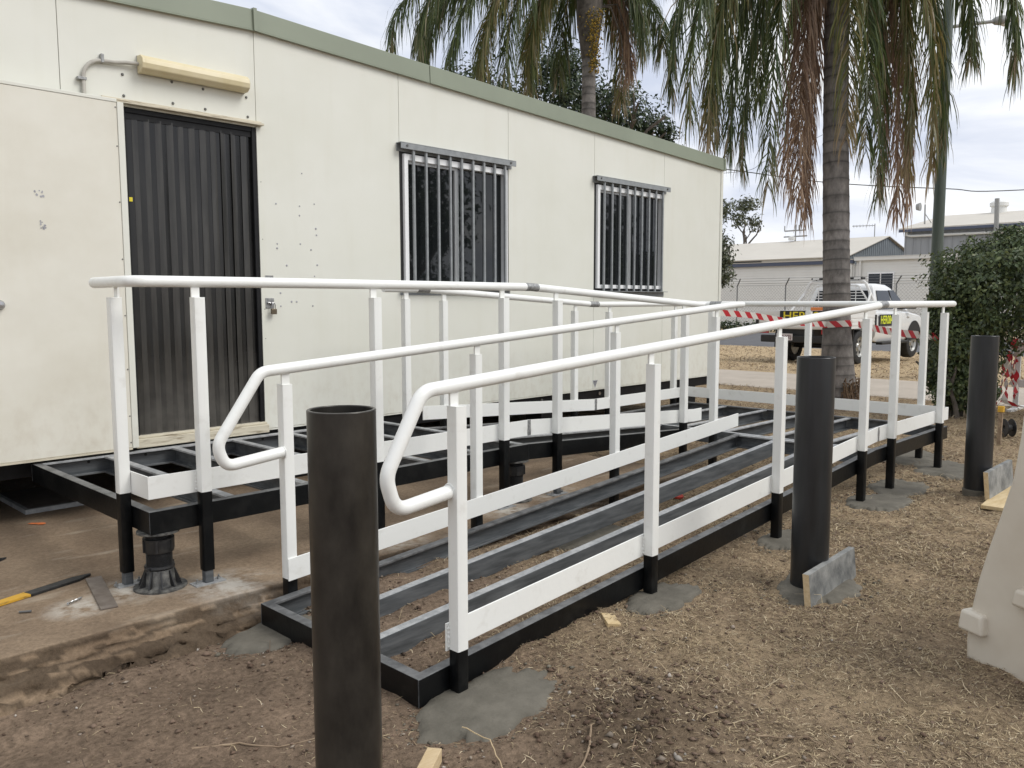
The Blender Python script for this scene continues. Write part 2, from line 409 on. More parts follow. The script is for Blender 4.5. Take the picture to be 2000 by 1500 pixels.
l.new(a4.outputs[0], mx.inputs['Fac'])
pb = n['Principled BSDF']; pb.inputs['Roughness'].default_value = 0.4; l.new(mx.outputs['Color'], pb.inputs['Base Color'])
tr = n.new('ShaderNodeBsdfTranslucent'); l.new(mx.outputs['Color'], tr.inputs['Color'])
ms = n.new('ShaderNodeMixShader'); ms.inputs['Fac'].default_value = 0.25
l.new(pb.outputs['BSDF'], ms.inputs[1]); l.new(tr.outputs['BSDF'], ms.inputs[2]); l.new(ms.outputs['Shader'], n['Material Output'].inputs['Surface'])
M['tape'] = tm

# ------------------------------------------------------------------ terrain
_grid = nrng.random((256, 256))
def vnoise(x, y):
    x = np.asarray(x, float); y = np.asarray(y, float)
    xi = np.floor(x).astype(int); yi = np.floor(y).astype(int)
    fx = x - xi; fy = y - yi
    fx = fx * fx * (3 - 2 * fx); fy = fy * fy * (3 - 2 * fy)
    a = _grid[xi % 256, yi % 256]; b = _grid[(xi + 1) % 256, yi % 256]
    c = _grid[xi % 256, (yi + 1) % 256]; d = _grid[(xi + 1) % 256, (yi + 1) % 256]
    return (a * (1 - fx) + b * fx) * (1 - fy) + (c * (1 - fx) + d * fx) * fy
def fbm(x, y, s, o=4):
    t = 0; a = 0.5; n = 0
    for k in range(o):
        t = t + a * vnoise(x * s + 17.3 * k, y * s + 5.1 * k); n += a; a *= 0.5; s *= 2.03
    return t / n
def sstep(a, b, x):
    t = np.clip((np.asarray(x, float) - a) / (b - a), 0, 1)
    return t * t * (3 - 2 * t)
FOOT = [(0.20, -3.20, 0.27, 0.20), (1.38, -3.15, 0.25, 0.14), (2.60, -3.12, 0.25, 0.15), (3.82, -3.15, 0.32, 0.20), (4.36, -3.10, 0.32, 0.20), (5.30, -3.17, 0.40, 0.26), (5.62, -2.72, 0.40, 0.28), (1.96, -3.58, 0.28, 0.20), (0.02, -2.10, 0.22, 0.15), (1.9, -2.3, 0.30, 0.2), (2.9, -2.45, 0.34, 0.2)]
def padw(x, y):
    w = 0.0
    for (a0, b0, ra, rb) in FOOT:
        d = np.sqrt(((x - a0) / ra) ** 2 + ((y - b0) / rb) ** 2)
        w = np.maximum(w, 1 - sstep(0.95, 1.45, d))
    return w
def gbase(x):
    return -0.012 - 0.085 * (1 - sstep(-0.4, 1.0, x)) - 0.20 * sstep(12.8, 21.0, x)
def gz(x, y):
    x = np.asarray(x, float); y = np.asarray(y, float)
    h = -0.012 - 0.085 * (1 - sstep(-0.4, 1.0, x))
    h = h - 0.20 * sstep(12.8, 21.0, x)
    pw = padw(x, y)
    near = (1 - sstep(7, 14, x)) * (1 - pw)
    h = h - 0.012 * pw
    h = h + near * ((fbm(x, y, 2.2, 3) - 0.5) * 0.045 + (fbm(x, y, 11, 3) - 0.5) * 0.030)
    clod = np.clip(fbm(x + 31, y, 26, 2) - 0.55, 0, 1)
    h = h + near * clod * 0.035 * sstep(0.45, 0.6, fbm(x, y + 9, 1.6, 2))
    # ridge of dug soil in the foreground
    h = h + 0.035 * np.exp(-(((x - 0.40) / 0.26) ** 2 + ((y + 3.70) / 0.22) ** 2))
    # under the slab the soil stays below it
    sl = sstep(-2.02, -1.86, y) * (1 - sstep(3.3, 3.7, x)) * (1 - sstep(8.5, 9.5, y))
    h = h - 0.12 * sl
    # cut for the path and the road
    h = h - 0.05 * sstep(9.95, 10.1, x) * (1 - sstep(12.5, 12.65, x))
    h = h - 0.05 * sstep(24.2, 24.6, x) * (1 - sstep(36.4, 36.8, x))
    return h
def strawness(x, y):
    x = np.asarray(x, float); y = np.asarray(y, float)
    base = 0.10 + 0.75 * sstep(0.1, 1.6, x + 0.35 * (y + 3.4) * -1)      # straw to the right of and behind the ramp
    base = base + 0.25 * sstep(5.5, 8.0, x)
    base = base - 0.55 * sstep(-2.1, -1.9, y) * (1 - sstep(3.4, 3.9, x))
    m = base + (fbm(x, y, 1.3, 4) - 0.5) * 1.7
    return np.clip(m, 0, 1) * (0.08 + 0.92 * sstep(-0.1, 1.0, x - 0.35 * (y + 3.4)))

def axis(lo, a, b, hi, st):
    mid = list(np.arange(a, b + st / 2, st))
    l_, s = [], st
    p = a
    while p > lo: s *= 1.22; p -= s; l_.append(max(p, lo))
    r_, s = [], st
    p = b
    while p < hi: s *= 1.22; p += s; r_.append(min(p, hi))
    return np.array(l_[::-1] + mid + r_)
gx = axis(-500, -1.6, 7.0, 700, 0.033)
gy = axis(-500, -5.0, -0.9, 700, 0.033)
for e in (9.95, 10.02, 10.1, 12.5, 12.58, 12.65, 24.2, 24.4, 24.6, 36.4, 36.6, 36.8): gx = np.append(gx, e)
gx = np.unique(np.round(gx, 4))
GX, GY = np.meshgrid(gx, gy, indexing='ij')
GZ = gz(GX, GY)
st_ = strawness(GX, GY)
soil = np.array((0.155, 0.110, 0.080)); soil2 = np.array((0.215, 0.157, 0.114)); tan = np.array((0.37, 0.28, 0.175)); far = np.array((0.48, 0.365, 0.225))
k1 = fbm(GX, GY, 0.9, 4)[..., None]
c = soil * (1 - k1) + soil2 * k1
a = (np.clip(st_ * 1.0, 0, 1) * 0.55)[..., None]
c = c * (1 - a) + tan * a
c = c * (0.78 + 0.50 * fbm(GX + 7, GY + 3, 5.5, 4))[..., None] * np.array((1.12, 1.13, 1.10)) * (0.80 + 0.42 * fbm(GX, GY, 18, 3))[..., None]
fa = (sstep(7.5, 13, GX) * (0.55 + 0.45 * sstep(0.35, 0.6, fbm(GX, GY, 0.5, 4))))[..., None]
c = c * (1 - fa) + far * fa
wet = np.exp(-(((GX - 0.40) / 0.30) ** 2 + ((GY + 3.72) / 0.25) ** 2))[..., None]      # freshly dug dark soil
c = c * (1 - 0.45 * wet)
nx, ny = GX.shape
idx = np.arange(nx * ny).reshape(nx, ny)
F = np.stack([idx[:-1, :-1], idx[1:, :-1], idx[1:, 1:], idx[:-1, 1:]], -1).reshape(-1, 4)
gm = bpy.data.materials.new('dry_dirt_ground'); gm.use_nodes = True
n, l = gm.node_tree.nodes, gm.node_tree.links
b = n['Principled BSDF']; b.inputs['Roughness'].default_value = 0.95; b.inputs['Specular IOR Level'].default_value = 0.1
at = n.new('ShaderNodeAttribute'); at.attribute_name = 'tint'
tc = n.new('ShaderNodeTexCoord')
nz = n.new('ShaderNodeTexNoise'); nz.inputs['Scale'].default_value = 45; nz.inputs['Detail'].default_value = 9; nz.inputs['Roughness'].default_value = 0.72
l.new(tc.outputs['Object'], nz.inputs['Vector'])
mr = n.new('ShaderNodeMapRange'); mr.inputs['From Min'].default_value = 0.25; mr.inputs['From Max'].default_value = 0.75; mr.inputs['To Min'].default_value = 0.40; mr.inputs['To Max'].default_value = 1.60
l.new(nz.outputs['Fac'], mr.inputs['Value'])
mm = n.new('ShaderNodeMixRGB'); mm.blend_type = 'MULTIPLY'; mm.inputs['Fac'].default_value = 1
l.new(at.outputs['Color'], mm.inputs['Color1']); l.new(mr.outputs['Result'], mm.inputs['Color2'])
l.new(mm.outputs['Color'], b.inputs['Base Color'])
bp = n.new('ShaderNodeBump'); bp.inputs['Strength'].default_value = 1.0; bp.inputs['Distance'].default_value = 0.02
l.new(nz.outputs['Fac'], bp.inputs['Height']); l.new(bp.outputs['Normal'], b.inputs['Normal'])
ground = np_mesh('ground', np.stack([GX, GY, GZ], -1).reshape(-1, 3), F, gm, col=c.reshape(-1, 3), smooth=True)
tag(ground, 'bare brown dirt and dry straw-covered ground', 'ground', kind='structure')

# concrete slab under the building: broken front edge, darkened by soil and painted shade
def slab():
    xs = np.concatenate([np.arange(-6.0, -1.2, 0.1), np.arange(-1.2, 1.2, 0.016), np.arange(1.2, 3.6, 0.06)])
    rows = [(9.0, 0.04), (2.0, 0.04), (-0.5, 0.04), (-1.2, 0.04), (-1.6, 0.04), (-1.8, 0.04), (-1.872, 0.04), (-1.884, 0.0395), (-1.889, 0.034), (-1.893, 0.018), (-1.896, 0.002), (-1.905, -0.010), (-1.918, -0.016), (-1.922, -0.030), (-1.930, -0.042), (-1.958, -0.048), (-1.962, -0.062), (-1.975, -0.075), (-1.99, -0.085), (-2.02, -0.11), (-2.08, -0.16)]
    V = []
    for j, (y, z) in enumerate(rows):
        e = max(0, j - 7) / 13.0
        yy = y + (fbm(xs * 1.0, xs * 0 + 3.1, 3.0, 4) - 0.5) * 0.035 * (1 if j >= 6 else 0) + (fbm(xs, xs * 0 + j * 1.7, 9, 3) - 0.5) * 0.075 * e + (fbm(xs, xs * 0 + j * 0.6, 30, 3) - 0.5) * 0.085 * e
        zz = z + (fbm(xs, xs * 0 + 40 + j * 0.9, 7, 3) - 0.5) * 0.06 * e + (fbm(xs, xs * 0 + 11 + j * 1.3, 24, 2) - 0.5) * 0.03 * e + (fbm(xs, xs * 0 + y, 2.5, 3) - 0.5) * 0.004
        V.append(np.stack([xs, yy, zz], -1))
    V = np.stack(V, 1)
    n1, n2 = V.shape[:2]
    ii = np.arange(n1 * n2).reshape(n1, n2)
    F = np.stack([ii[:-1, :-1], ii[:-1, 1:], ii[1:, 1:], ii[1:, :-1]], -1).reshape(-1, 4)
    # right-hand end drops to the soil
    end = V[-1].copy(); end[:, 0] += 0.03; end[:, 2] -= 0.2
    b0 = n1 * n2
    Vall = np.concatenate([V.reshape(-1, 3), end])
    Fe = np.array([[ii[-1, j], ii[-1, j + 1], b0 + j + 1, b0 + j] for j in range(n2 - 1)])
    m = bpy.data.materials.new('dirty_old_concrete'); m.use_nodes = True
    n, l = m.node_tree.nodes, m.node_tree.links
    b = n['Principled BSDF']; b.inputs['Roughness'].default_value = 0.9; b.inputs['Specular IOR Level'].default_value = 0.15
    tc = n.new('ShaderNodeTexCoord')
    z1 = n.new('ShaderNodeTexNoise'); z1.inputs['Scale'].default_value = 2.2; z1.inputs['Detail'].default_value = 8; l.new(tc.outputs['Object'], z1.inputs['Vector'])
    r1 = n.new('ShaderNodeValToRGB'); r1.color_ramp.elements[0].position = 0.3; r1.color_ramp.elements[0].color = (0.175, 0.127, 0.087, 1); r1.color_ramp.elements[1].position = 0.7; r1.color_ramp.elements[1].color = (0.295, 0.222, 0.152, 1)
    l.new(z1.outputs['Fac'], r1.inputs['Fac'])
    z2 = n.new('ShaderNodeTexNoise'); z2.inputs['Scale'].default_value = 60; z2.inputs['Detail'].default_value = 7; z2.inputs['Roughness'].default_value = 0.7; l.new(tc.outputs['Object'], z2.inputs['Vector'])
    m2 = n.new('ShaderNodeMapRange'); m2.inputs['From Min'].default_value = 0.3; m2.inputs['From Max'].default_value = 0.7; m2.inputs['To Min'].default_value = 0.72; m2.inputs['To Max'].default_value = 1.25; l.new(z2.outputs['Fac'], m2.inputs['Value'])
    mu = n.new('ShaderNodeMixRGB'); mu.blend_type = 'MULTIPLY'; mu.inputs['Fac'].default_value = 1; l.new(r1.outputs['Color'], mu.inputs['Color1']); l.new(m2.outputs['Result'], mu.inputs['Color2'])
    # pale streaks of swept cement dust
    mp = n.new('ShaderNodeMapping'); mp.inputs['Scale'].default_value = (1.2, 5.0, 1.0); mp.inputs['Rotation'].default_value = (0, 0, 0.5); l.new(tc.outputs['Object'], mp.inputs['Vector'])
    z3 = n.new('ShaderNodeTexNoise'); z3.inputs['Scale'].default_value = 1.7; z3.inputs['Detail'].default_value = 6; l.new(mp.outputs['Vector'], z3.inputs['Vector'])
    r3 = n.new('ShaderNodeValToRGB'); r3.color_ramp.elements[0].position = 0.6; r3.color_ramp.elements[0].color = (0, 0, 0, 1); r3.color_ramp.elements[1].position = 0.74; r3.color_ramp.elements[1].color = (0.6, 0.6, 0.6, 1); l.new(z3.outputs['Fac'], r3.inputs['Fac'])
    mi = n.new('ShaderNodeMixRGB'); mi.inputs['Color2'].default_value = (0.42, 0.36, 0.28, 1); l.new(r3.outputs['Color'], mi.inputs['Fac']); l.new(mu.outputs['Color'], mi.inputs['Color1'])
    last = mi.outputs['Color']
    zd = n.new('ShaderNodeTexNoise'); zd.inputs['Scale'].default_value = 11; zd.inputs['Detail'].default_value = 9; zd.inputs['Roughness'].default_value = 0.65; l.new(tc.outputs['Object'], zd.inputs['Vector'])
    rd2 = n.new('ShaderNodeMapRange'); rd2.inputs['From Min'].default_value = 0.40; rd2.inputs['From Max'].default_value = 0.60; l.new(zd.outputs['Fac'], rd2.inputs['Value'])
    for cx_, cy_, rd_ in ((0.02, -1.74, 0.26), (-0.30, -1.50, 0.22), (0.95, -1.72, 0.24), (-0.55, -1.56, 0.16), (2.36, -1.70, 0.30), (1.84, -1.72, 0.24)):
        vd = n.new('ShaderNodeVectorMath'); vd.operation = 'DISTANCE'; vd.inputs[1].default_value = (cx_, cy_, 0.04); l.new(tc.outputs['Object'], vd.inputs[0])
        md = n.new('ShaderNodeMapRange'); md.inputs['From Min'].default_value = rd_; md.inputs['From Max'].default_value = 0.02; l.new(vd.outputs['Value'], md.inputs['Value'])
        mz = n.new('ShaderNodeMath'); mz.operation = 'MULTIPLY'; l.new(md.outputs['Result'], mz.inputs[0]); l.new(rd2.outputs['Result'], mz.inputs[1])
        mq = n.new('ShaderNodeMath'); mq.operation = 'MULTIPLY'; mq.use_clamp = True; mq.inputs[1].default_value = 1.15; l.new(mz.outputs[0], mq.inputs[0])
        mc = n.new('ShaderNodeMixRGB'); mc.inputs['Color2'].default_value = (0.50, 0.46, 0.40, 1); l.new(mq.outputs[0], mc.inputs['Fac']); l.new(last, mc.inputs['Color1']); last = mc.outputs['Color']
    l.new(last, b.inputs['Base Color'])
    bp = n.new('ShaderNodeBump'); bp.inputs['Strength'].default_value = 0.6; bp.inputs['Distance'].default_value = 0.012; l.new(z2.outputs['Fac'], bp.inputs['Height']); l.new(bp.outputs['Normal'], b.inputs['Normal'])
    jj = np.tile(np.arange(n2), n1 + 1)
    soil_shade = np.clip((jj - 7) / 1.5, 0, 1)[:, None]  # front face rows darkened: clinging soil, with shade put into the tint
    nz_ = fbm(Vall[:, 0] * 1.0, jj * 0.35, 6, 3)[:, None]
    tint = (1 - soil_shade) * np.ones(3) + soil_shade * (np.array((0.44, 0.43, 0.42)) + (nz_ > 0.61) * np.array((0.55, 0.53, 0.50)))
    at = n.new('ShaderNodeAttribute'); at.attribute_name = 'tint'
    m3 = n.new('ShaderNodeMixRGB'); m3.blend_type = 'MULTIPLY'; m3.inputs['Fac'].default_value = 1; l.new(last, m3.inputs['Color1']); l.new(at.outputs['Color'], m3.inputs['Color2']); l.new(m3.outputs['Color'], b.inputs['Base Color'])
    o = np_mesh('concrete_slab', Vall, np.concatenate([F, Fe]), m, col=tint, smooth=False)
    tag(o, 'dirty brown concrete slab with a broken front edge', 'slab', kind='structure')
slab()

mb = MB(); mb.box(10.0, 12.6, -60, 80, -0.09, -0.005)
path = mb.build('footpath', M['pathc'], bevel=0.02); tag(path, 'pale concrete footpath behind the palm tree', 'path', kind='structure')
mb = MB(); mb.box(24.4, 36.6, -200, 260, -0.4, -0.235)
road = mb.build('road', M['asphalt']); tag(road, 'grey asphalt road behind the parked utility truck', 'road', kind='structure')

# straw: loose dry blades (cannot be counted)
def straw(N, xr, yr, lmin, lmax, w, seed, dens=None):
    r = np.random.default_rng(seed)
    x = r.uniform(*xr, N); y = r.uniform(*yr, N)
    keep = r.random(N) < (dens(x, y) if dens else 1)
    sl = (y > -1.93) & (x < 3.62)
    keep &= ~sl
    for (fx, fy, frx, fry) in FOOT: keep &= ~((((x - fx) / (frx * 0.95)) ** 2 + ((y - fy) / (fry * 0.95)) ** 2 < 1) & (r.random(N) < 0.93))
    x, y = x[keep], y[keep]; n = len(x)
    z = gz(x, y) + 0.002
    a = r.uniform(0, 2 * np.pi, n); L = r.uniform(lmin, lmax, n) ** 1.0
    d = np.stack([np.cos(a), np.sin(a), r.normal(0.08, 0.22, n)], -1) * L[:, None]
    s = np.stack([-np.sin(a), np.cos(a), r.normal(0, 0.3, n)], -1) * (w * r.uniform(0.6, 1.3, n))[:, None]
    p0 = np.stack([x, y, z], -1); bend = r.normal(0, 0.18, (n, 3)) * L[:, None]; bend[:, 2] = np.abs(bend[:, 2]) * 0.6
    pm = p0 + d * 0.5 + bend; p1 = p0 + d
    V = np.stack([p0 - s, p0 + s, pm + s, pm - s, p1 + s * 0.3, p1 - s * 0.3], 1).reshape(-1, 3)
    k = np.arange(n)[:, None] * 6
    F = np.concatenate([k + np.array([[0, 1, 2, 3]]), k + np.array([[3, 2, 4, 5]])])
    pal = np.array([(0.38, 0.305, 0.19), (0.47, 0.39, 0.265), (0.28, 0.215, 0.135), (0.17, 0.12, 0.08), (0.50, 0.42, 0.29), (0.13, 0.095, 0.07)])
    ci = r.choice(6, n, p=[0.22, 0.09, 0.25, 0.21, 0.035, 0.195])
    col = np.repeat(pal[ci] * r.uniform(0.85, 1.4, n)[:, None], 6, 0)
    return V, F, col
parts = [straw(230000, (-0.9, 3.2), (-5.0, -1.9), 0.006, 0.032, 0.0011, 1, lambda x, y: (0.03 + 0.97 * strawness(x, y)) * np.clip(sstep(0.36, 0.62, fbm(x, y + 4, 6.0, 3)) + 0.30, 0, 1)),
         straw(140000, (2.5, 7.5), (-5.0, 0.2), 0.012, 0.055, 0.0016, 2, lambda x, y: (0.15 + 0.85 * strawness(x, y)) * np.clip(sstep(0.36, 0.60, fbm(x, y + 4, 4.5, 3)) + 0.35, 0, 1)),
         straw(26000, (7.0, 10.2), (-5.5, 3.5), 0.03, 0.10, 0.0028, 3),
         straw(26000, (12.7, 24), (-8, 14), 0.05, 0.14, 0.006, 4),
         straw(900, (-0.9, 5), (-5.0, -1.9), 0.05, 0.15, 0.0014, 5, lambda x, y: 0.25 + 0.75 * strawness(x, y))]
Vs, Fs, Cs, off = [], [], [], 0
for V, F, cc in parts:
    Vs.append(V); Fs.append(F + off); Cs.append(cc); off += len(V)
o = np_mesh('straw', np.concatenate(Vs), np.concatenate(Fs), M['straw'], col=np.concatenate(Cs))
tag(o, 'loose dry straw and grass clippings scattered over the dirt', 'straw', kind='stuff')

# soil crumbs, clods and small stones
def crumbs(N, seed):
    r = np.random.default_rng(seed)
    x = r.uniform(-1.0, 6.0, N); y = r.uniform(-5.0, -1.95, N)
    nearw = np.exp(-((x + 0.2) / 2.0) ** 2)
    dug = np.exp(-(((x - 0.40) / 0.30) ** 2 + ((y + 3.72) / 0.25) ** 2))
    keep = r.random(N) < np.clip(0.12 + 0.6 * nearw * fbm(x, y, 2.0, 3) + dug, 0, 1)
    x, y, dug = x[keep], y[keep], dug[keep]
    fx_, fy_ = [], []
    for (a0, b0, ra, rb) in FOOT:
        aa = r.uniform(0, 6.283, 260); rr_ = r.normal(1.12, 0.12, 260); fx_.append(a0 + ra * rr_ * np.cos(aa)); fy_.append(b0 + rb * rr_ * np.sin(aa))
    nfc = 260 * len(FOOT); x = np.concatenate([x] + fx_); y = np.concatenate([y] + fy_); dug = np.concatenate([dug, np.full(nfc, 0.0)]); n = len(x)
    s = r.gamma(1.6, 0.0019, n) + 0.0012; s = np.minimum(s * (1 + 0.9 * dug), 0.014)
    z = gz(x, y) + s * 0.35
    o8 = np.array([(1, 0, 0), (0, 1, 0), (-1, 0, 0), (0, -1, 0), (0, 0, 0.75), (0, 0, -0.75)], float)
    V = o8[None] * r.uniform(0.4, 1.6, (n, 6, 1)) * s[:, None, None] * np.array((1.15, 0.85, 0.75))
    a = r.uniform(0, 6.28, n); ca, sa = np.cos(a)[:, None], np.sin(a)[:, None]
    V = np.stack([V[..., 0] * ca - V[..., 1] * sa, V[..., 0] * sa + V[..., 1] * ca, V[..., 2]], -1) + np.stack([x, y, z], -1)[:, None]
    F8 = np.array([(0, 1, 4), (1, 2, 4), (2, 3, 4), (3, 0, 4), (1, 0, 5), (2, 1, 5), (3, 2, 5), (0, 3, 5)])
    F = (np.arange(n)[:, None, None] * 6 + F8[None]).reshape(-1, 3)
    pal = np.array([(0.14, 0.095, 0.068), (0.19, 0.135, 0.10), (0.11, 0.082, 0.062), (0.30, 0.25, 0.20), (0.42, 0.38, 0.33)])
    ci = r.choice(5, n, p=[0.36, 0.32, 0.2, 0.09, 0.03])
    cc = pal[ci]; grey = r.random(nfc) < 0.6; cc[-nfc:][grey] = (0.165, 0.148, 0.115)
    col = np.repeat(cc * r.uniform(0.75, 1.2, n)[:, None] * (1 - 0.35 * dug)[:, None], 6, 0)
    return np_mesh('soil_crumbs', V.reshape(-1, 3), F, M['clod'], col=col)
tag(crumbs(42000, 8), 'crumbs of soil and small stones on the dirt', 'soil', kind='stuff')

# poured concrete collars round the posts
FLAB = ['fresh grey concrete pad around the nearest front ramp post', 'small grey concrete pad around the second front post of the ramp', 'grey concrete pad around the third front post behind the middle steel pipe',
        'wide flat concrete pad around the front post before the lower landing', 'concrete pad around the first post of the lower landing', 'broad concrete pad at the outer corner post of the lower landing',
        'concrete pad under the end post at the back corner of the lower landing', 'rough concrete collar around the middle steel pipe bollard', 'dark wet concrete heap under the left end corner of the lower ramp', 'concrete pad seen between the lower ramp joists, nearer one', 'concrete pad seen between the lower ramp joists, farther one']
for i, (fx, fy, frx, fry) in enumerate(FOOT):
    nr, na = 9, 110
    rng = np.random.default_rng(60 + i)
    V = []
    zc = float(gbase(fx)) + 0.004
    an = np.linspace(0, 2 * np.pi, na, endpoint=False)
    ph = rng.uniform(0, 50)
    edge = 1 + (fbm(np.cos(an) * 1.1 + ph, np.sin(an) * 1.1, 1.6, 4) - 0.5) * 0.7 + (fbm(np.cos(an) * 3 + ph, np.sin(an) * 3, 3.5, 3) - 0.5) * 0.12
    for k in range(nr):
        t = k / (nr - 1)
        tt = t
        x = fx + frx * tt * edge * (1 if k < nr - 2 else 1 + (fbm(an * 6, an * 0 + i, 3, 2) - 0.5) * 0.16) * np.cos(an); y = fy + fry * tt * edge * np.sin(an)
        z = zc + (gbase(x) - gbase(fx)) * 0.8 + (fbm(x, y, 9, 3) - 0.5) * 0.006
        if k == nr - 2: z = z * 0.6 + gz(x, y) * 0.4 + 0.002 + (fbm(x, y, 40, 2) - 0.5) * 0.012
        if k == nr - 1: z = gz(x, y) - 0.02
        V.append(np.stack([x, y, z], -1))
    V = np.stack(V, 0)
    ii = np.arange(nr * na).reshape(nr, na)
    F = np.stack([ii[:-1], ii[1:], np.roll(ii, -1, 1)[1:], np.roll(ii, -1, 1)[:-1]], -1).reshape(-1, 4)
    o = np_mesh('concrete_footing', V.reshape(-1, 3), F, M['concnew'], smooth=True)
    tag(o, FLAB[i], 'footing', 'concrete pads around the ramp posts')

# ------------------------------------------------------------------ site office building
W = 1.2
ZB = 0.43
APEX_X, APEX_Z, FALL = 1.2, 3.076, 0.0405
def ztop(x): return APEX_Z - FALL * abs(x - APEX_X)
office = empty('site_office', (1.2, 3.0, 0.04), 'long cream panel site office with a green roof edge behind the ramp', 'building')
# inner shell: dark core behind the panels (shows as the joints)
mb = MB()
xs = [-4.8, 1.2, 7.2]
b = [Vector((x, y, ZB + 0.004)) for x, y in ((-4.78, 0.052), (7.18, 0.052), (7.18, 7.2), (-4.78, 7.2))]
mb.add([(-4.78, 0.054, ZB), (-4.78, 0.054, ztop(-4.78)), (1.2, 0.054, APEX_Z), (7.18, 0.054, ztop(7.18)), (7.18, 0.054, ZB),
        (-4.78, 7.2, ZB), (-4.78, 7.2, ztop(-4.78)), (1.2, 7.2, APEX_Z), (7.18, 7.2, ztop(7.18)), (7.18, 7.2, ZB)],
       [(0, 4, 9, 5), (3, 4, 9, 8), (0, 1, 6, 5), (5, 6, 7, 8, 9), (1, 2, 7, 6), (2, 3, 8, 7)])
mb.build('inner_shell', M['darkint'], office)
G = 0.003
def panel(x0, x1, z0, z1f=None, name='wall_panel'):
    mb = MB()
    x0 += G / 2; x1 -= G / 2
    cuts = [x0] + ([APEX_X] if x0 < APEX_X < x1 else []) + [x1]
    for a, bb in zip(cuts[:-1], cuts[1:]):
        za, zb_ = (ztop(a), ztop(bb)) if z1f is None else (z1f, z1f)
        mb.hexa([(a, 0, z0), (bb, 0, z0), (bb, 0.05, z0), (a, 0.05, z0)], [(a, 0, za), (bb, 0, zb_), (bb, 0.05, zb_), (a, 0.05, za)])
    return mb.build(name, M['wall'], office, bevel=0.0025)
for k in range(-4, 6):
    x0, x1 = k * W, (k + 1) * W
    if k == 0:
        mb = MB(); q = [(0.0015, ZB), (0.335, ZB), (0.335, 2.452), (1.1985, 2.452), (1.1985, ztop(1.1985)), (0.0015, ztop(0.0015))]
        mb.extrude(q, (Vector((0, 0, 0)), Vector((1, 0, 0)), Vector((0, 0, 1)), Vector((0, 1, 0))), 0.05); mb.build('wall_panel', M['wall'], office, bevel=0.002)
    elif k in (2, 4):
        panel(x0, x1, ZB, 1.385); panel(x0, x1, 2.475)
    else: panel(x0, x1, ZB)
# right end wall
mb = MB(); mb.box(7.187, 7.2, 0.052, 7.2, ZB, ztop(7.2)); mb.build('end_wall', M['wall'], office)
mb = MB(); mb.box(7.165, 7.212, -0.012, 0.035, ZB - 0.003, ztop(7.2) - 0.002); mb.build('corner_trim', M['wall'], office, bevel=0.004)
mb = MB(); mb.box(-4.8, 7.21, -0.004, 0.03, ZB - 0.012, ZB - 0.002); mb.build('base_trim', M['wall'], office)
# green fascia in three lengths
for a, bb in ((-4.85, 1.197), (1.203, 2.697), (2.703, 7.24)):
    mb = MB()
    d = 0.0
    mb.hexa([(a, -0.024, ztop(a) - 0.004), (bb, -0.024, ztop(bb) - 0.004), (bb, 0.05, ztop(bb) + 0.003), (a, 0.05, ztop(a) + 0.003)],
            [(a, -0.018, ztop(a) + 0.128), (bb, -0.018, ztop(bb) + 0.128), (bb, 0.05, ztop(bb) + 0.13), (a, 0.05, ztop(a) + 0.13)])
    mb.hexa([(a, -0.029, ztop(a) - 0.012), (bb, -0.029, ztop(bb) - 0.012), (bb, -0.012, ztop(bb) - 0.010), (a, -0.012, ztop(a) - 0.010)],
            [(a, -0.029, ztop(a) - 0.0045), (bb, -0.029, ztop(bb) - 0.0045), (bb, -0.012, ztop(bb) - 0.0045), (a, -0.012, ztop(a) - 0.0045)])
    mb.build('fascia', M['fascia'], office, bevel=0.003)
mb = MB()
mb.hexa([(1.188, -0.040, APEX_Z - 0.012), (1.212, -0.040, APEX_Z - 0.012), (1.212, -0.030, APEX_Z - 0.012), (1.188, -0.030, APEX_Z - 0.012)], [(1.188, -0.034, APEX_Z + 0.134), (1.212, -0.034, APEX_Z + 0.134), (1.212, 0.05, APEX_Z + 0.136), (1.188, 0.05, APEX_Z + 0.136)])
mb.build('fascia_joint', M['fascia'], office)
mb = MB()
for s in (-1, 1):
    xe = APEX_X + s * 6.05
    mb.hexa([(APEX_X, 0.04, APEX_Z + 0.10), (xe, 0.04, ztop(xe) + 0.10), (xe, 7.3, ztop(xe) + 0.10), (APEX_X, 7.3, APEX_Z + 0.10)], [(APEX_X, 0.04, APEX_Z + 0.118), (xe, 0.04, ztop(xe) + 0.118), (xe, 7.3, ztop(xe) + 0.118), (APEX_X, 7.3, APEX_Z + 0.118)])
mb.build('roof', M['fascia'], office)
mb = MB(); mb.box(7.2, 7.235, -0.03, 7.3, ztop(7.2) - 0.01, ztop(7.2) + 0.125); mb.build('side_fascia', M['fascia'], office)
# chassis under the floor
mb = MB(); mb.box(-4.75, 7.12, 0.02, 0.10, 0.315, ZB - 0.014); mb.build('chassis_beam', M['chassis'], office, bevel=0.004)
mb = MB(); mb.box(-4.75, 7.12, 3.4, 3.48, 0.28, ZB - 0.014); mb.box(-4.75, 7.12, 7.0, 7.08, 0.28, ZB - 0.014); mb.box(7.06, 7.14, 0.102, 6.99, 0.315, ZB - 0.014); mb.build('rear_chassis_beam', M['chassis'], office)
for px in (-3.4, -0.9, 1.5, 4.2, 6.7):
    for py in (0.06, 3.44):
        mb = MB(); mb.box(px - 0.1, px + 0.1, py - 0.0, py + 0.2, -0.1, 0.312); mb.build('pier', M['chassis'], office)
for bx in (4.05, 4.92, 5.75):
    mb = MB(); mb.lathe([(0.0, 0), (0.018, 0), (0.02, 0.008), (0.012, 0.014), (0.0, 0.014)], (bx, 0.006, 0.375), 10, axis='y', cap=False); mb.build('chassis_bolt', M['chrome'], office)
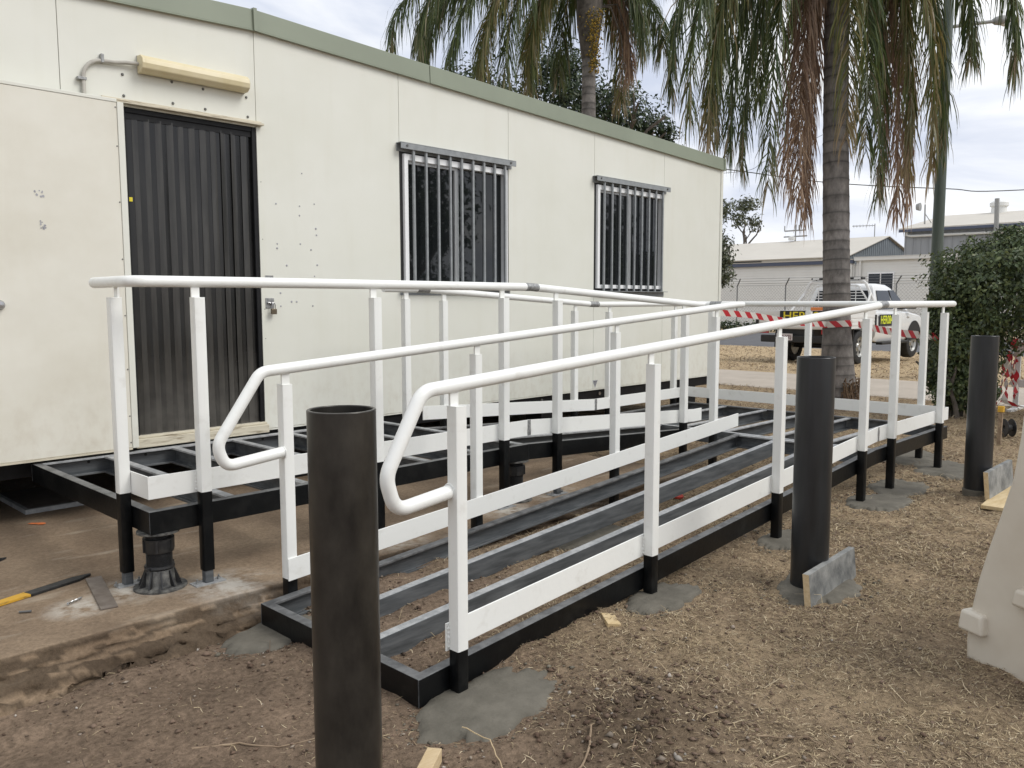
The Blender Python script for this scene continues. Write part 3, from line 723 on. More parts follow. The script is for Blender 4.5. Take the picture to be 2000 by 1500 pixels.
# small triangle sticker on the lower wall
mb = MB(); mb.add([(4.79, -0.0015, 0.515), (4.875, -0.0015, 0.515), (4.832, -0.0015, 0.437)], [(0, 1, 2)]); mb.build('warning_sticker', M['scuff'], office)
mb = MB()
for k in range(4): mb.box(4.806 + 0.008 * k, 4.859 - 0.008 * k, -0.003, -0.002, 0.500 - 0.014 * k, 0.505 - 0.014 * k)
mb.build('sticker_print', M['darkgap'], office)

# doorway: smoked plastic strips, timber sill, dark frame
dr = MB(); dr.box(0.337, 0.352, 0.0, 0.052, 0.466, 2.45); dr.box(1.165, 1.198, -0.002, 0.05, 0.466, 2.45); dr.box(0.352, 1.165, 0.002, 0.05, 2.42, 2.45)
frame = dr.build('door_frame', M['chassis'], office, bevel=0.003)
mb = MB(); mb.box(1.196, 1.212, -0.008, -0.0015, 0.44, 2.455); mb.build('jamb_trim', M['wall'], office)
mb = MB(); mb.box(0.352, 1.165, 0.010, 0.045, 2.385, 2.419); mb.build('strip_hanger', M['chassis'], frame)
nst = 23
for i in range(nst):
    x = 0.356 + 0.806 * i / nst
    w = 0.806 / nst
    mb = MB()
    f_ = i % 2
    wd = w * (1.05 if f_ else 1.35) * rnd.uniform(0.9, 1.15)
    yb = 0.013 if f_ else 0.0175
    tw = rnd.uniform(-0.004, 0.004)
    n_ = 8
    vs, fs = [], []
    for j in range(n_ + 1):
        z = 2.40 - (2.40 - 0.475) * j / n_
        dx = rnd.uniform(-0.0025, 0.0025) * (j / n_)
        for q in range(4):
            t = q / 3
            vs.append((x + wd * t - wd * 0.05 + dx, yb - 0.0015 * math.sin(math.pi * t) + tw * (t - 0.5) * 2, z))
    for j in range(n_):
        for q in range(3): fs.append((j * 4 + q, j * 4 + q + 1, (j + 1) * 4 + q + 1, (j + 1) * 4 + q))
    mb.add(vs, fs)
    mb.build('plastic_strip', M['stripw'] if f_ else M['strip'], frame, smooth=True, recalc=False)
mb = MB(); mb.box(0.31, 1.205, -0.045, 0.05, ZB - 0.02, 0.466); mb.box(0.33, 1.20, -0.028, 0.05, 0.4665, 0.482); mb.build('door_sill', M['grubby'], office, bevel=0.004)
mb = MB(); mb.box(0.215, 1.235, -0.045, -0.001, 2.462, 2.476); mb.box(0.215, 1.235, -0.012, -0.001, 2.477, 2.492); mb.build('door_head_flashing', M['grubby'], office, bevel=0.002)
# yellow tag in the doorway
mb = MB(); mb.box(0.343, 0.372, 0.004, 0.007, 1.90, 1.925); mb.build('door_tag', M['signyel'], frame)
# open door folded back against the wall
door = MB(); door.box(-0.95, 0.27, -0.085, -0.035, 0.428, 2.448)
door = door.build('door', M['wallold'], office, bevel=0.004); tag(door, 'yellowed outer door swung flat against the wall')
mb = MB(); mb.box(0.2705, 0.307, -0.090, -0.033, 0.425, 2.452); mb.box(-0.95, 0.27, -0.088, -0.034, 2.4485, 2.468)
mb.build('edge_trim', M['wall'], door, bevel=0.002)
mb = MB(); mb.box(-0.95, 0.269, -0.0885, -0.034, 0.416, 0.4275); mb.build('bottom_rail', M['grubby'], door)
mb = MB()
for z in (0.46, 0.62, 0.9, 1.22, 1.55, 1.88, 2.2, 2.42): mb.lathe([(0.0, -0.003), (0.0035, -0.003), (0.0045, 0.0), (0.0, 0.0)], (0.262, -0.0855, z), 8, axis='y', cap=False)
mb.build('rivets', M['screw'], door)['kind'] = 'stuff'
mb = MB(); mb.lathe([(0.0, -0.03), (0.018, -0.028), (0.022, -0.012), (0.026, -0.004), (0.027, 0.0), (0, 0)], (-0.389, -0.0855, 1.285), 18, axis='y', cap=False); mb.build('lock_knob', M['chrome'], door, smooth=True)
rs = random.Random(3)
for cx, cz, nn in ((-0.165, 1.89, 8), (-0.158, 1.72, 10)):
    mb = MB()
    for q in range(nn):
        ax, az, rr = cx + rs.gauss(0, 0.010), cz + rs.gauss(0, 0.014), rs.uniform(0.003, 0.0075)
        vs = [(ax + rr * rs.uniform(0.6, 1.3) * math.cos(t * 0.9), -0.0856 - 0.0002 * q, az + rr * rs.uniform(0.6, 1.3) * math.sin(t * 0.9)) for t in range(7)]
        mb.add(vs, [tuple(range(7))])
    mb.build('scuff', M['scuff'], door, recalc=False)
# round bolt heads over the doorway and old fixing holes beside it
def wall_dot(name, x, z, r, m, d=0.008):
    mb = MB(); mb.lathe([(0.0, -d), (r * 0.6, -d), (r, -d * 0.35), (r, 0.0), (0, 0)], (x, -0.0005, z), 12, axis='y', cap=False)
    return mb.build(name, m, office, smooth=True)
for x, z in ((0.344, 2.634), (0.639, 2.644), (0.839, 2.637), (1.134, 2.636), (0.346, 2.512), (0.641, 2.517), (0.849, 2.515), (1.141, 2.512)): wall_dot('bolt_head', x, z, 0.0085, M['screw'])
for x, z in ((1.538, 2.189), (1.33, 1.965), (1.513, 1.963), (1.632, 1.987), (1.64, 1.815), (1.331, 1.695), (1.512, 1.702), (1.329, 1.665), (1.597, 1.665), (1.511, 1.898), (1.645, 1.77), (1.645, 1.56), (1.40, 1.55), (1.62, 1.48), (1.345, 1.36), (1.345, 1.27), (1.60, 1.27), (1.43, 1.30), (1.47, 1.30)):
    wall_dot('old_fixing', x, z, rnd.uniform(0.005, 0.008), M['scuff'], 0.003)
for z in (2.1, 1.72, 1.25, 1.05): wall_dot('rivet', 1.222, z, 0.003, M['screw'], 0.002)
mb = MB(); mb.box(1.231, 1.292, -0.003, -0.0005, 1.455, 1.478); mb.build('upper_hasp_plate', M['bare'], office)
mb = MB(); mb.box(1.228, 1.292, -0.004, -0.0005, 1.255, 1.325); hp = mb.build('hasp_plate', M['bare'], office, bevel=0.001)
mb = MB(); mb.tube([(1.24, -0.012, 1.293), (1.285, -0.012, 1.288)], 0.006, 8); mb.tube([(1.27, -0.004, 1.30), (1.27, -0.03, 1.298), (1.27, -0.03, 1.282), (1.27, -0.004, 1.28)], 0.003, 6); mb.build('staple', M['chrome'], hp)
pl = empty('padlock', (1.272, -0.03, 1.225), 'small brass padlock hanging from the hasp right of the doorway', 'padlock')
mb = MB(); mb.box(1.252, 1.292, -0.040, -0.022, 1.215, 1.252); mb.build('lock_body', M['brass'], pl, bevel=0.003)
mb = MB(); mb.tube([(1.26, -0.031, 1.25), (1.26, -0.031, 1.278), (1.264, -0.031, 1.288), (1.272, -0.031, 1.292), (1.28, -0.031, 1.288), (1.284, -0.031, 1.278), (1.284, -0.031, 1.25)], 0.0032, 8); mb.build('shackle', M['chrome'], pl, smooth=True)

# windows with security bars
def window(x0, x1, lab):
    z0, z1 = 1.405, 2.465
    mb = MB()      # dark reveal
    mb.box(x0 + 0.002, x0 + 0.03, 0.004, 0.05, z0, z1); mb.box(x1 - 0.03, x1 - 0.002, 0.004, 0.05, z0, z1); mb.box(x0 + 0.03, x1 - 0.03, 0.004, 0.05, z1 - 0.03, z1); mb.box(x0 + 0.03, x1 - 0.03, 0.004, 0.05, 1.387, z0 + 0.02)
    w = mb.build('window', M['blackp'], office); tag(w, lab)
    a, b_, c_, d_ = x0 + 0.032, x1 - 0.032, z0 + 0.022, z1 - 0.032
    t = 0.036
    mb = MB(); mb.box(a, a + t, -0.022, 0.035, c_, d_); mb.box(b_ - t, b_, -0.022, 0.035, c_, d_); mb.box(a + t, b_ - t, -0.022, 0.035, d_ - t * 1.3, d_); mb.box(a + t, b_ - t, -0.022, 0.035, c_, c_ + t)
    mb.build('outer_frame', M['alu'], w, bevel=0.002)
    xm = (a + b_) / 2
    mb = MB(); s = 0.022
    mb.box(xm - 0.03, xm - 0.004, 0.0, 0.028, c_ + t, d_ - t * 1.3); mb.box(a + t, a + t + s * 0.5, 0.0, 0.028, c_ + t, d_ - t * 1.3); mb.box(a + t + s * 0.5, xm - 0.03, 0.0, 0.028, d_ - t * 1.3 - s, d_ - t * 1.3)
    mb.build('sliding_sash', M['sash'], w, bevel=0.001)
    mb = MB(); mb.box(xm - 0.002, xm + 0.018, 0.008, 0.03, c_ + t, d_ - t * 1.3); mb.build('mullion', M['bar'], w)
    for p0, p1, y in ((a + t, xm - 0.02, 0.020), (xm + 0.01, b_ - t, 0.026)):
        mb = MB(); mb.add([(p0, y, c_ + t - 0.005), (p1, y, c_ + t - 0.005), (p1, y, d_ - t), (p0, y, d_ - t)], [(0, 1, 2, 3)]); mb.build('pane', M['glass'], w, recalc=False)
    # angle irons and bars
    mb = MB(); mb.box(x0 - 0.03, x1 + 0.035, -0.006, -0.001, 2.448, 2.51); mb.box(x0 - 0.03, x1 + 0.035, -0.062, -0.0065, 2.505, 2.511); mb.hexa([(x0 - 0.03, -0.062, 2.462), (x1 + 0.035, -0.062, 2.462), (x1 + 0.035, -0.057, 2.462), (x0 - 0.03, -0.057, 2.462)], [(x0 - 0.03, -0.062, 2.504), (x1 + 0.035, -0.062, 2.504), (x1 + 0.035, -0.057, 2.504), (x0 - 0.03, -0.057, 2.504)])
    mb.build('top_angle', M['bar'], w, bevel=0.001)
    mb = MB(); mb.box(x0 - 0.01, x1 + 0.012, -0.006, -0.001, 1.35, 1.40); mb.box(x0 - 0.01, x1 + 0.012, -0.060, -0.0065, 1.396, 1.402); mb.build('bottom_angle', M['bar'], w)
    nb = 9
    for k in range(nb):
        x = x0 + 0.105 + (x1 - x0 - 0.19) * k / (nb - 1)
        mb = MB(); mb.box(x - 0.010, x + 0.010, -0.052, -0.034, 1.4025, 2.504); mb.build('bar', M['bar'], w, bevel=0.002)
    for x in (x0 + 0.03, x1 - 0.03):
        mb = MB(); mb.lathe([(0, -0.008), (0.008, -0.008), (0.009, 0), (0, 0)], (x, -0.0625, 2.488), 8, axis='y', cap=False); mb.build('bolt', M['screw'], w)
window(2.4, 3.6, 'barred window nearer the doorway'); window(4.8, 6.0, 'barred window farther from the doorway')

# bulkhead light over the door
wlamp = empty('wall_light', (0.78, -0.03, 2.70), 'yellowed strip light fitting over the doorway', 'light')
mb = MB()
prof = [(0.0, -0.050), (-0.045, -0.050), (-0.072, -0.030), (-0.078, 0.0), (-0.072, 0.028), (-0.045, 0.048), (0.0, 0.050)]
mb.extrude([(a, b) for a, b in prof], (Vector((0.445, -0.012, 2.705)), Vector((0, 1, 0)), Vector((0, 0, 1)), Vector((1, 0, 0))), 0.675)
mb.build('diffuser', M['lampbody'], wlamp, bevel=0.006, seg=3)
mb = MB(); mb.extrude([(a * 1.03, b * 1.03) for a, b in prof], (Vector((0.428, -0.0115, 2.705)), Vector((0, 1, 0)), Vector((0, 0, 1)), Vector((1, 0, 0))), 0.022); mb.build('end_cap', M['lampbody'], wlamp, bevel=0.004)
mb = MB(); mb.box(0.43, 1.118, -0.0118, -0.0005, 2.652, 2.758); mb.build('backing_tray', M['grey_pvc'], wlamp)
pts = [(0.119, -0.018, 2.30), (0.119, -0.018, 2.56)]
for k in range(1, 9):
    a = math.pi - k / 8 * math.pi / 2
    pts.append((0.119 + 0.11 + 0.11 * math.cos(a), -0.018, 2.575 + 0.11 * math.sin(a)))
pts += [(0.30, -0.02, 2.690), (0.36, -0.024, 2.700), (0.43, -0.03, 2.705)]
mb = MB(); mb.tube(pts, 0.0115, 10); mb.build('conduit', M['grey_pvc'], wlamp, smooth=True)
for x, z, ry in ((0.119, 2.565, 0), (0.225, 2.688, 1)):
    mb = MB()
    if ry == 0: mb.box(x - 0.035, x + 0.014, -0.0325, -0.0005, z - 0.008, z + 0.008)
    else: mb.box(x - 0.008, x + 0.008, -0.0325, -0.0005, z - 0.014, z + 0.035)
    mb.build('saddle_clip', M['bare'], wlamp, bevel=0.002)

# ------------------------------------------------------------------ access ramp
ramp = empty('access_ramp', (2.6, -1.8, 0.0), 'unfinished white railed steel access ramp with open joists', 'ramp')
UP, MID, XK1, XK2 = 0.400, 0.285, 2.12, 4.06
SL1 = (UP - MID) / (XK2 - XK1)
SL2 = 0.0670
def top1(x): return UP if x <= XK1 else (MID if x >= XK2 else UP - SL1 * (x - XK1))
def top2(x): return MID if x >= XK2 else MID - SL2 * (XK2 - x)
def chan(name, p0, p1, out, outer=True, H=0.10, fl=0.045, t=0.004):
    """C channel from p0 to p1 (top outer edge), web on the 'out' side; outer web and bottom painted black when outer"""
    p0, p1 = Vector(p0), Vector(p1)
    D = (p1 - p0); L = D.length; D.normalize()
    out = Vector(out).normalized(); A = -out
    prof = [(0, 0), (fl, 0), (fl, -0.012), (fl - t, -0.012), (fl - t, -t), (t, -t), (t, -H + t), (fl - t, -H + t), (fl - t, -H + 0.012), (fl, -H + 0.012), (fl, -H), (0, -H)]
    mi = [1, 1, 0, 0, 0, 0, 0, 0, 0, 0, 2 if outer else 0, 2 if outer else 0]
    mb = MB(); mb.extrude(prof, (p0, A, Vector((0, 0, 1)), D), L, mi)
    return mb.build(name, [M['gal'], M['beamtop'] if outer else M['galtop'], M['black']], ramp, bevel=0.003 if outer else 0.0015, seg=2 if outer else 1)
e = 0.0
# upper landing
chan('beam', (-0.27, -1.62, UP), (XK1, -1.62, UP), (0, -1, 0)); chan('beam', (-0.2705, -0.046, UP + 0.0005), (-0.2705, -1.6155, UP + 0.0005), (-1, 0, 0))
chan('beam', (-0.27, -0.04, UP), (XK1, -0.04, UP), (0, 1, 0), False); chan('beam', (XK1, -0.05, UP - 0.001), (XK1, -1.574, UP - 0.001), (1, 0, 0), False)
for x in (0.15, 0.55, 0.95, 1.35, 1.74): chan('joist', (x, -0.046, UP - 0.002), (x, -1.615, UP - 0.002), (1, 0, 0), False)
mb = MB()
for x in (0.03, 0.36, 0.76, 1.15, 1.55, 1.93): mb.lathe([(0, 0), (0.009, 0), (0.009, 0.001), (0, 0.001)], (x, -0.0465, UP - 0.03), 10, axis='y', cap=False)
mb.build('bolt_holes', M['darkgap'], ramp)['kind'] = 'stuff'
# upper run
chan('beam', (XK1, -1.62, UP), (XK2, -1.62, MID), (0, -1, 0)); chan('beam', (XK1, -0.60, UP), (XK2, -0.60, MID), (0, 1, 0))
for y in (-0.93, -1.27): chan('joist', (XK1 + 0.006, y, UP - 0.002), (XK2 - 0.006, y, MID - 0.002), (0, 1, 0), False)
# lower landing
chan('beam', (XK2, -3.05, MID), (5.575, -3.05, MID), (0, -1, 0)); chan('beam', (5.5755, -3.0455, MID + 0.0005), (5.5755, -0.605, MID + 0.0005), (1, 0, 0)); chan('beam', (XK2, -0.60, MID), (5.575, -0.60, MID), (0, 1, 0))
chan('beam', (XK2, -0.646, MID - 0.001), (XK2, -3.004, MID - 0.001), (-1, 0, 0), False)
for y in (-1.03, -1.45, -1.84, -2.24, -2.64): chan('joist', (XK2 + 0.046, y, MID - 0.002), (5.53, y, MID - 0.002), (0, 1, 0), False)
# lower run
XE = 0.03
chan('beam', (XE, -3.05, top2(XE)), (XK2 - 0.002, -3.05, MID), (0, -1, 0)); chan('beam', (XE, -1.995, top2(XE)), (XK2 - 0.002, -1.995, MID), (0, 1, 0))
chan('beam', (XE - 0.0008, -3.0455, top2(XE) + 0.0008), (XE - 0.0008, -1.9995, top2(XE) + 0.0008), (-1, 0, 0)); chan('beam', (XK2 - 0.004, -3.004, MID - 0.0015), (XK2 - 0.004, -2.041, MID - 0.0015), (1, 0, 0), False)
for y in (-2.372, -2.682): chan('joist', (XE + 0.046, y, top2(XE) + 0.001), (XK2 - 0.05, y, MID - 0.003), (0, -1, 0), False)

def shs(mb, cx, cy, z0, z1, h=0.025, c=0.005):
    prof = [(-h + c, -h), (h - c, -h), (h - c * 0.3, -h + c * 0.3), (h, -h + c), (h, h - c), (h - c * 0.3, h - c * 0.3), (h - c, h), (-h + c, h), (-h + c * 0.3, h - c * 0.3), (-h, h - c), (-h, -h + c), (-h + c * 0.3, -h + c * 0.3)]
    mb.extrude(prof, (Vector((cx, cy, z0)), Vector((1, 0, 0)), Vector((0, 1, 0)), Vector((0, 0, 1))), z1 - z0)
def post(cx, cy, bt, inn, foot, slabfoot=False):
    """white post, black leg below; bt = beam top there; inn = unit vector towards the deck"""
    zb, zt = bt + 0.060, bt + 0.916
    mb = MB(); shs(mb, cx, cy, zb, zt); p = mb.build('post', M['rail'], ramp, smooth=True, ang=30)
    mb = MB()
    if slabfoot:
        shs(mb, cx, cy, foot + 0.062, zb - 0.0005, 0.0245); mb.build('leg', M['black'], p, smooth=True, ang=30)
        mb = MB(); shs(mb, cx, cy, foot + 0.006, foot + 0.0615, 0.0195); mb.build('inner_sleeve', M['gal'], p)
        mb = MB()
        if abs(inn[0]) > 0.5: mb.box(cx - 0.05, cx + 0.05, cy - 0.03, cy + 0.03, foot + 0.0005, foot + 0.0058)
        else: mb.box(cx - 0.07, cx + 0.07, cy - 0.035, cy + 0.035, foot + 0.0005, foot + 0.0058)
        fp = mb.build('foot_plate', M['galtop'], p)
        mb = MB()
        for s in (-1, 1): mb.lathe([(0.009, 0), (0.009, 0.009), (0.004, 0.009), (0.004, 0.02), (0, 0.02)], (cx + s * 0.05, cy, foot + 0.006), 6)
        mb.build('anchor_bolts', M['bare'], p)
    else:
        shs(mb, cx, cy, foot, zb - 0.0005, 0.0245); mb.build('leg', M['black'], p, smooth=True, ang=30)
    # bent flat bracket carrying the tube, set on the deck side of the post
    mb = MB(); ix, iy = inn
    bx, by = cx + ix * 0.012, cy + iy * 0.012
    zr = bt + 0.987 - 0.022
    if abs(iy) > 0.5: mb.box(bx - 0.0225, bx + 0.0155, by - 0.005, by + 0.005, zt - 0.0005, zr); mb.box(cx - 0.0245, cx + 0.0245, cy - 0.0245, cy + 0.0245, zt, zt + 0.003)
    else: mb.box(bx - 0.005, bx + 0.005, by - 0.019, by + 0.019, zt - 0.0005, zr); mb.box(cx - 0.0245, cx + 0.0245, cy - 0.0245, cy + 0.0245, zt, zt + 0.003)
    mb.build('bracket', M['rail'], p, bevel=0.0015)
    return p
INY = (0, 1)
post(-0.296, -1.415, UP, (1, 0), 0.04, True)
for x, sf in ((-0.033, 1), (0.921, 1), (1.870, 1), (2.362, 1), (3.862, 0)): post(x, -1.646, top1(x), (0, 1), 0.04 if sf else -0.06, bool(sf))
for x in (0.19, 1.357, 2.568, 3.752, 4.267, 5.282): post(x, -3.076, top2(x), (0, 1), -0.10)
for x in (0.19, 1.33, 2.55, 3.76): post(x, -1.969, top2(x), (0, -1), -0.12 if x < 3 else -0.07)
for x, f in ((1.98, 0.04), (2.33, 0.04), (3.82, -0.06), (4.30, -0.06), (5.36, -0.06)): post(x, -0.574, top1(x), (0, -1), f)
for y in (-0.845, -1.84, -2.83): post(5.601, y, MID, (-1, 0), -0.08)

# kick rails: 100 mm flats inside the posts
def kick(pts, n_in, t=0.007):
    """polyline of (x,y,beam_top); flat 100 mm strip, thickness towards n_in"""
    mb = MB(); nx_, ny_ = n_in
    vs, fs = [], []
    for (x, y, bt) in pts:
        vs += [(x, y, bt + 0.055), (x, y, bt + 0.155), (x + nx_ * t, y + ny_ * t, bt + 0.155), (x + nx_ * t, y + ny_ * t, bt + 0.055)]
    for i in range(len(pts) - 1):
        a, b_ = i * 4, i * 4 + 4
        for q in range(4): fs.append((a + q, a + (q + 1) % 4, b_ + (q + 1) % 4, b_ + q))
    fs += [(0, 1, 2, 3), tuple((len(pts) - 1) * 4 + q for q in (3, 2, 1, 0))]
    mb.add(vs, fs)
    return mb.build('kick_rail', M['rail'], ramp, bevel=0.001, seg=1)
kA = kick([(-0.271, -1.6205, UP), (XK1, -1.6205, UP), (XK2, -1.6205, MID), (4.17, -1.6205, MID)], (0, 1))
kick([(-0.2705, -1.385, UP), (-0.2705, -1.6195, UP)], (1, 0))
kQ = kick([(0.165, -1.9945, top2(0.165)), (XK2, -1.9945, MID), (4.075, -1.9945, MID)], (0, -1))
kS = kick([(0.155, -3.0505, top2(0.155)), (XK2, -3.0505, MID), (5.574, -3.0505, MID)], (0, 1))
kB = kick([(2.10, -0.5995, top1(2.10)), (2.12, -0.5995, UP), (XK2, -0.5995, MID), (5.566, -0.5995, MID)], (0, -1))
kick([(5.5745, -0.600, MID), (5.5745, -3.042, MID)], (-1, 0))
for kk, x, y, bt, ny_ in ((kA, XK1, -1.6205, UP, -1), (kB, XK2 + 0.02, -0.5995 - 0.007, MID, -1), (kS, XK2 + 0.03, -3.0505, MID, -1)):
    mb = MB()
    n_ = 7; vs = []
    for q in range(n_):
        z = bt + 0.056 + 0.098 * q / (n_ - 1)
        wdt = 0.010 + rnd.uniform(0, 0.009)
        vs += [(x - wdt, y + ny_ * 0.0008, z), (x + wdt, y + ny_ * 0.0008, z)]
    mb.add(vs, [(2 * q, 2 * q + 1, 2 * q + 3, 2 * q + 2) for q in range(n_ - 1)]); mb.build('ground_weld', M['bare'], kk, recalc=False)

def weld(x, y, bt):
    mb = MB(); pts = [(x + rnd.uniform(-.0008, .0008), y, bt + 0.065 + 0.08 * k / 16) for k in range(17)]
    mb.tube(pts, [0.0035 + 0.0016 * math.sin(k * 1.9) for k in range(17)], 6); mb.build('weld_bead', M['rail'], ramp, smooth=True)
for x in (-0.033, 0.921, 1.870, 2.362, 3.862): weld(x - 0.0265, -1.6222, top1(x))
for x in (0.19, 1.357, 2.568, 3.752, 4.267, 5.282): weld(x - 0.0265, -3.0522, top2(x))
for px_, py_ in ((0.168, yy_) for yy_ in (-1.982, -3.062)):
    mb = MB(); mb.tube([(px_ - 0.004 + 0.002, py_ + 0.0255 * math.cos(a * 0.45), 0.650 + 0.0255 * math.sin(a * 0.45)) for a in range(15)], [0.004 + 0.0012 * math.sin(a * 2.3) for a in range(15)], 6); mb.build('weld_bead', M['rail'], ramp, smooth=True)

# handrails: 48 mm tube
RR = 0.0242
RH = 0.987
def fillet(pts, r=0.06, n=7):
    P = [Vector(a) for a in pts]; out = [P[0]]
    for i in range(1, len(P) - 1):
        a, b_, c_ = P[i - 1], P[i], P[i + 1]
        d1, d2 = (a - b_).normalized(), (c_ - b_).normalized()
        ang = d1.angle(d2)
        if math.pi - ang < 0.12: out.append(b_); continue
        k = min(r / math.tan(ang / 2), (a - b_).length * 0.45, (c_ - b_).length * 0.45)
        s, e_ = b_ + d1 * k, b_ + d2 * k
        for q in range(n + 1):
            t = q / n
            out.append(s * (1 - t) ** 2 + b_ * 2 * t * (1 - t) + e_ * t ** 2)
    out.append(P[-1]); return out
def rail(pts, sleeves=(), r=0.06):
    mb = MB(); mb.tube(fillet(pts, r), RR, 18); h = mb.build('handrail', M['rail'], ramp, smooth=True, ang=40)
    for a, b_, c_ in sleeves:
        mb = MB(); a, b_ = Vector(a), Vector(b_)
        q = [a, b_] if c_ is None else [a, Vector(c_), b_]
        mb.tube(q, RR + 0.0007, 18); mb.build('bare_joint', M['bare'], h, smooth=True)
    return h
yA, yQ, yS, yB = -1.632, -1.982, -3.062, -0.588
zU, zM = UP + RH, MID + RH
def r2z(x): return top2(x) + RH
rail([(-0.305, -1.22, zU - 0.002), (-0.305, yA, zU - 0.002), (0.2, yA, zU), (XK1, yA, zU), (XK2, yA, zM), (4.16, yA, zM), (4.16, yQ, zM), (XK2 - 0.02, yQ, zM - 0.001), (0.07, yQ, r2z(0.07)), (-0.135, yQ, 0.715), (-0.10, yQ, 0.625), (0.168, yQ, 0.652)],
     [((XK1 - 0.05, yA, zU), (XK1 + 0.06, yA, zU - 0.06 * SL1), (XK1, yA, zU)), ((4.16, yA - 0.06, zM), (4.16, yA - 0.16, zM), None)], 0.075)
rail([(1.78, yB, zU), (XK1, yB, zU), (XK2, yB, zM), (5.588, yB, zM), (5.588, yS, zM), (XK2, yS, zM), (0.05, yS, r2z(0.05)), (-0.105, yS, 0.74), (-0.07, yS, 0.622), (0.168, yS, 0.648)],
     [((XK1 - 0.05, yB, zU), (XK1 + 0.06, yB, zU - 0.06 * SL1), (XK1, yB, zU)), ((XK2 - 0.06, yB, zM + 0.06 * SL1), (XK2 + 0.06, yB, zM), (XK2, yB, zM)), ((XK2 - 0.09, yS, zM - 0.09 * SL2), (XK2 + 0.03, yS, zM), (XK2, yS, zM))], 0.085)

# ------------------------------------------------------------------ screw-jack pedestals
def pedestal(loc, h, lab):
    p = empty('screw_jack_pedestal', loc, lab, 'pedestal', 'black plastic screw pedestals under the landing')
    X, Y, Z0 = loc
    mb = MB(); mb.lathe([(0.0, 0), (0.112, 0), (0.112, 0.008), (0.098, 0.012), (0.070, 0.014), (0.066, 0.022), (0.060, 0.082), (0.058, 0.086), (0.0, 0.086)], (X, Y, Z0), 28, cap=False)
    b_ = mb.build('base', M['plasticd'], p, smooth=True)
    for k in range(10):
        a = 2 * math.pi * k / 10; Mx = Matrix.Translation((X, Y, Z0)) @ Matrix.Rotation(a, 4, 'Z')
        mb = MB(); mb.hexa([Mx @ Vector(q) for q in ((0.055, -0.003, 0.012), (0.092, -0.003, 0.012), (0.092, 0.003, 0.012), (0.055, 0.003, 0.012))], [Mx @ Vector(q) for q in ((0.055, -0.003, 0.082), (0.064, -0.003, 0.082), (0.064, 0.003, 0.082), (0.055, 0.003, 0.082))])
        mb.build('rib', M['plastic'], b_)
    def threads(r, za, zb, name):
        prof = [(0, za)]; z = za
        while z < zb - 0.004:
            prof += [(r - 0.0035, z), (r, z + 0.0018), (r, z + 0.0032), (r - 0.0035, z + 0.005)]; z += 0.0055
        prof += [(0, z)]
        mb = MB(); mb.lathe(prof, (X, Y, Z0), 28, cap=False); mb.build(name, M['plastic'], p, smooth=True, ang=20)
    zc0 = 0.086 + (h - 0.086) * 0.45; zc1 = 0.086 + (h - 0.086) * 0.80
    threads(0.055, 0.086, zc0, 'lower_thread'); threads(0.054, zc1, h - 0.012, 'upper_thread')
    mb = MB(); mb.lathe([(0, zc0), (0.062, zc0), (0.064, zc0 + 0.004), (0.064, zc1 - 0.006), (0.066, zc1 - 0.004), (0.066, zc1), (0, zc1)], (X, Y, Z0), 28, cap=False)
    for k in range(6):
        a = k * math.pi / 3; mb.box(0.060, 0.069, -0.005, 0.005, zc0 + 0.004, zc1 - 0.002, Matrix.Translation((X, Y, Z0)) @ Matrix.Rotation(a, 4, 'Z'))
    mb.build('collar', M['plastic'], p, smooth=True)
    mb = MB(); mb.lathe([(0, h - 0.012), (0.084, h - 0.012), (0.090, h - 0.009), (0.090, h - 0.001), (0, h - 0.001)], (X, Y, Z0), 28, cap=False); mb.build('head_plate', M['plasticd'], p, smooth=True)
    mb = MB(); mb.lathe([(0.0, 0.090), (0.062, 0.090), (0.064, 0.094), (0.062, 0.104), (0, 0.104)], (X, Y, Z0), 28, cap=False)
    for s in (0.4, 0.4 + math.pi): mb.box(0.058, 0.080, -0.006, 0.006, 0.090, 0.102, Matrix.Translation((X, Y, Z0)) @ Matrix.Rotation(s, 4, 'Z'))
    mb.build('lock_ring', M['plastic'], p, smooth=True)
pedestal((-0.205, -1.545, 0.0405), UP - 0.10 - 0.0405, 'black screw pedestal under the near left corner of the upper landing')
pedestal((2.06, -1.55, 0.0405), UP - 0.10 - 0.0405, 'black screw pedestal under the upper landing where the ramp begins to fall')
pedestal((3.9, -1.0, -0.03), top1(3.9) - 0.10 + 0.03, 'black screw pedestal in the shade under the foot of the upper run')

# ------------------------------------------------------------------ steel pipe bollards
def bollard(loc, h, m, lab):
    p = empty('pipe_bollard', loc, lab, 'bollard', 'hollow steel pipe bollards beside the ramp')
    mb = MB(); r = 0.0835
    mb.lathe([(r, -0.15), (r, h - 0.002), (r - 0.0015, h), (r - 0.0075, h), (r - 0.009, h - 0.002), (r - 0.009, -0.1)], loc, 64, cap=False)
    mb.build('pipe', m, p, smooth=True, recalc=False)
    return p
B1, B2, B3 = (-0.548, -3.475, -0.08), (1.955, -3.545, -0.03), (4.47, -3.575, -0.03)
b = bollard(B1, 1.118, M['pipe1'], 'nearest bare mottled steel pipe bollard at the foot of the ramp')
b = bollard(B2, 1.076, M['pipe2'], 'middle dark grey pipe bollard with a cement-stained board at its foot')
b = bollard(B3, 1.095, M['pipe2'], 'farthest dark grey pipe bollard in front of the hedge')
mb = MB(); mb.lathe([(0.088, 0.0), (0.0885, 0.06), (0.0845, 0.062)], (B3[0], B3[1], -0.03), 40, cap=False); mb.build('cement_stain', M['concnew'], b, smooth=True)
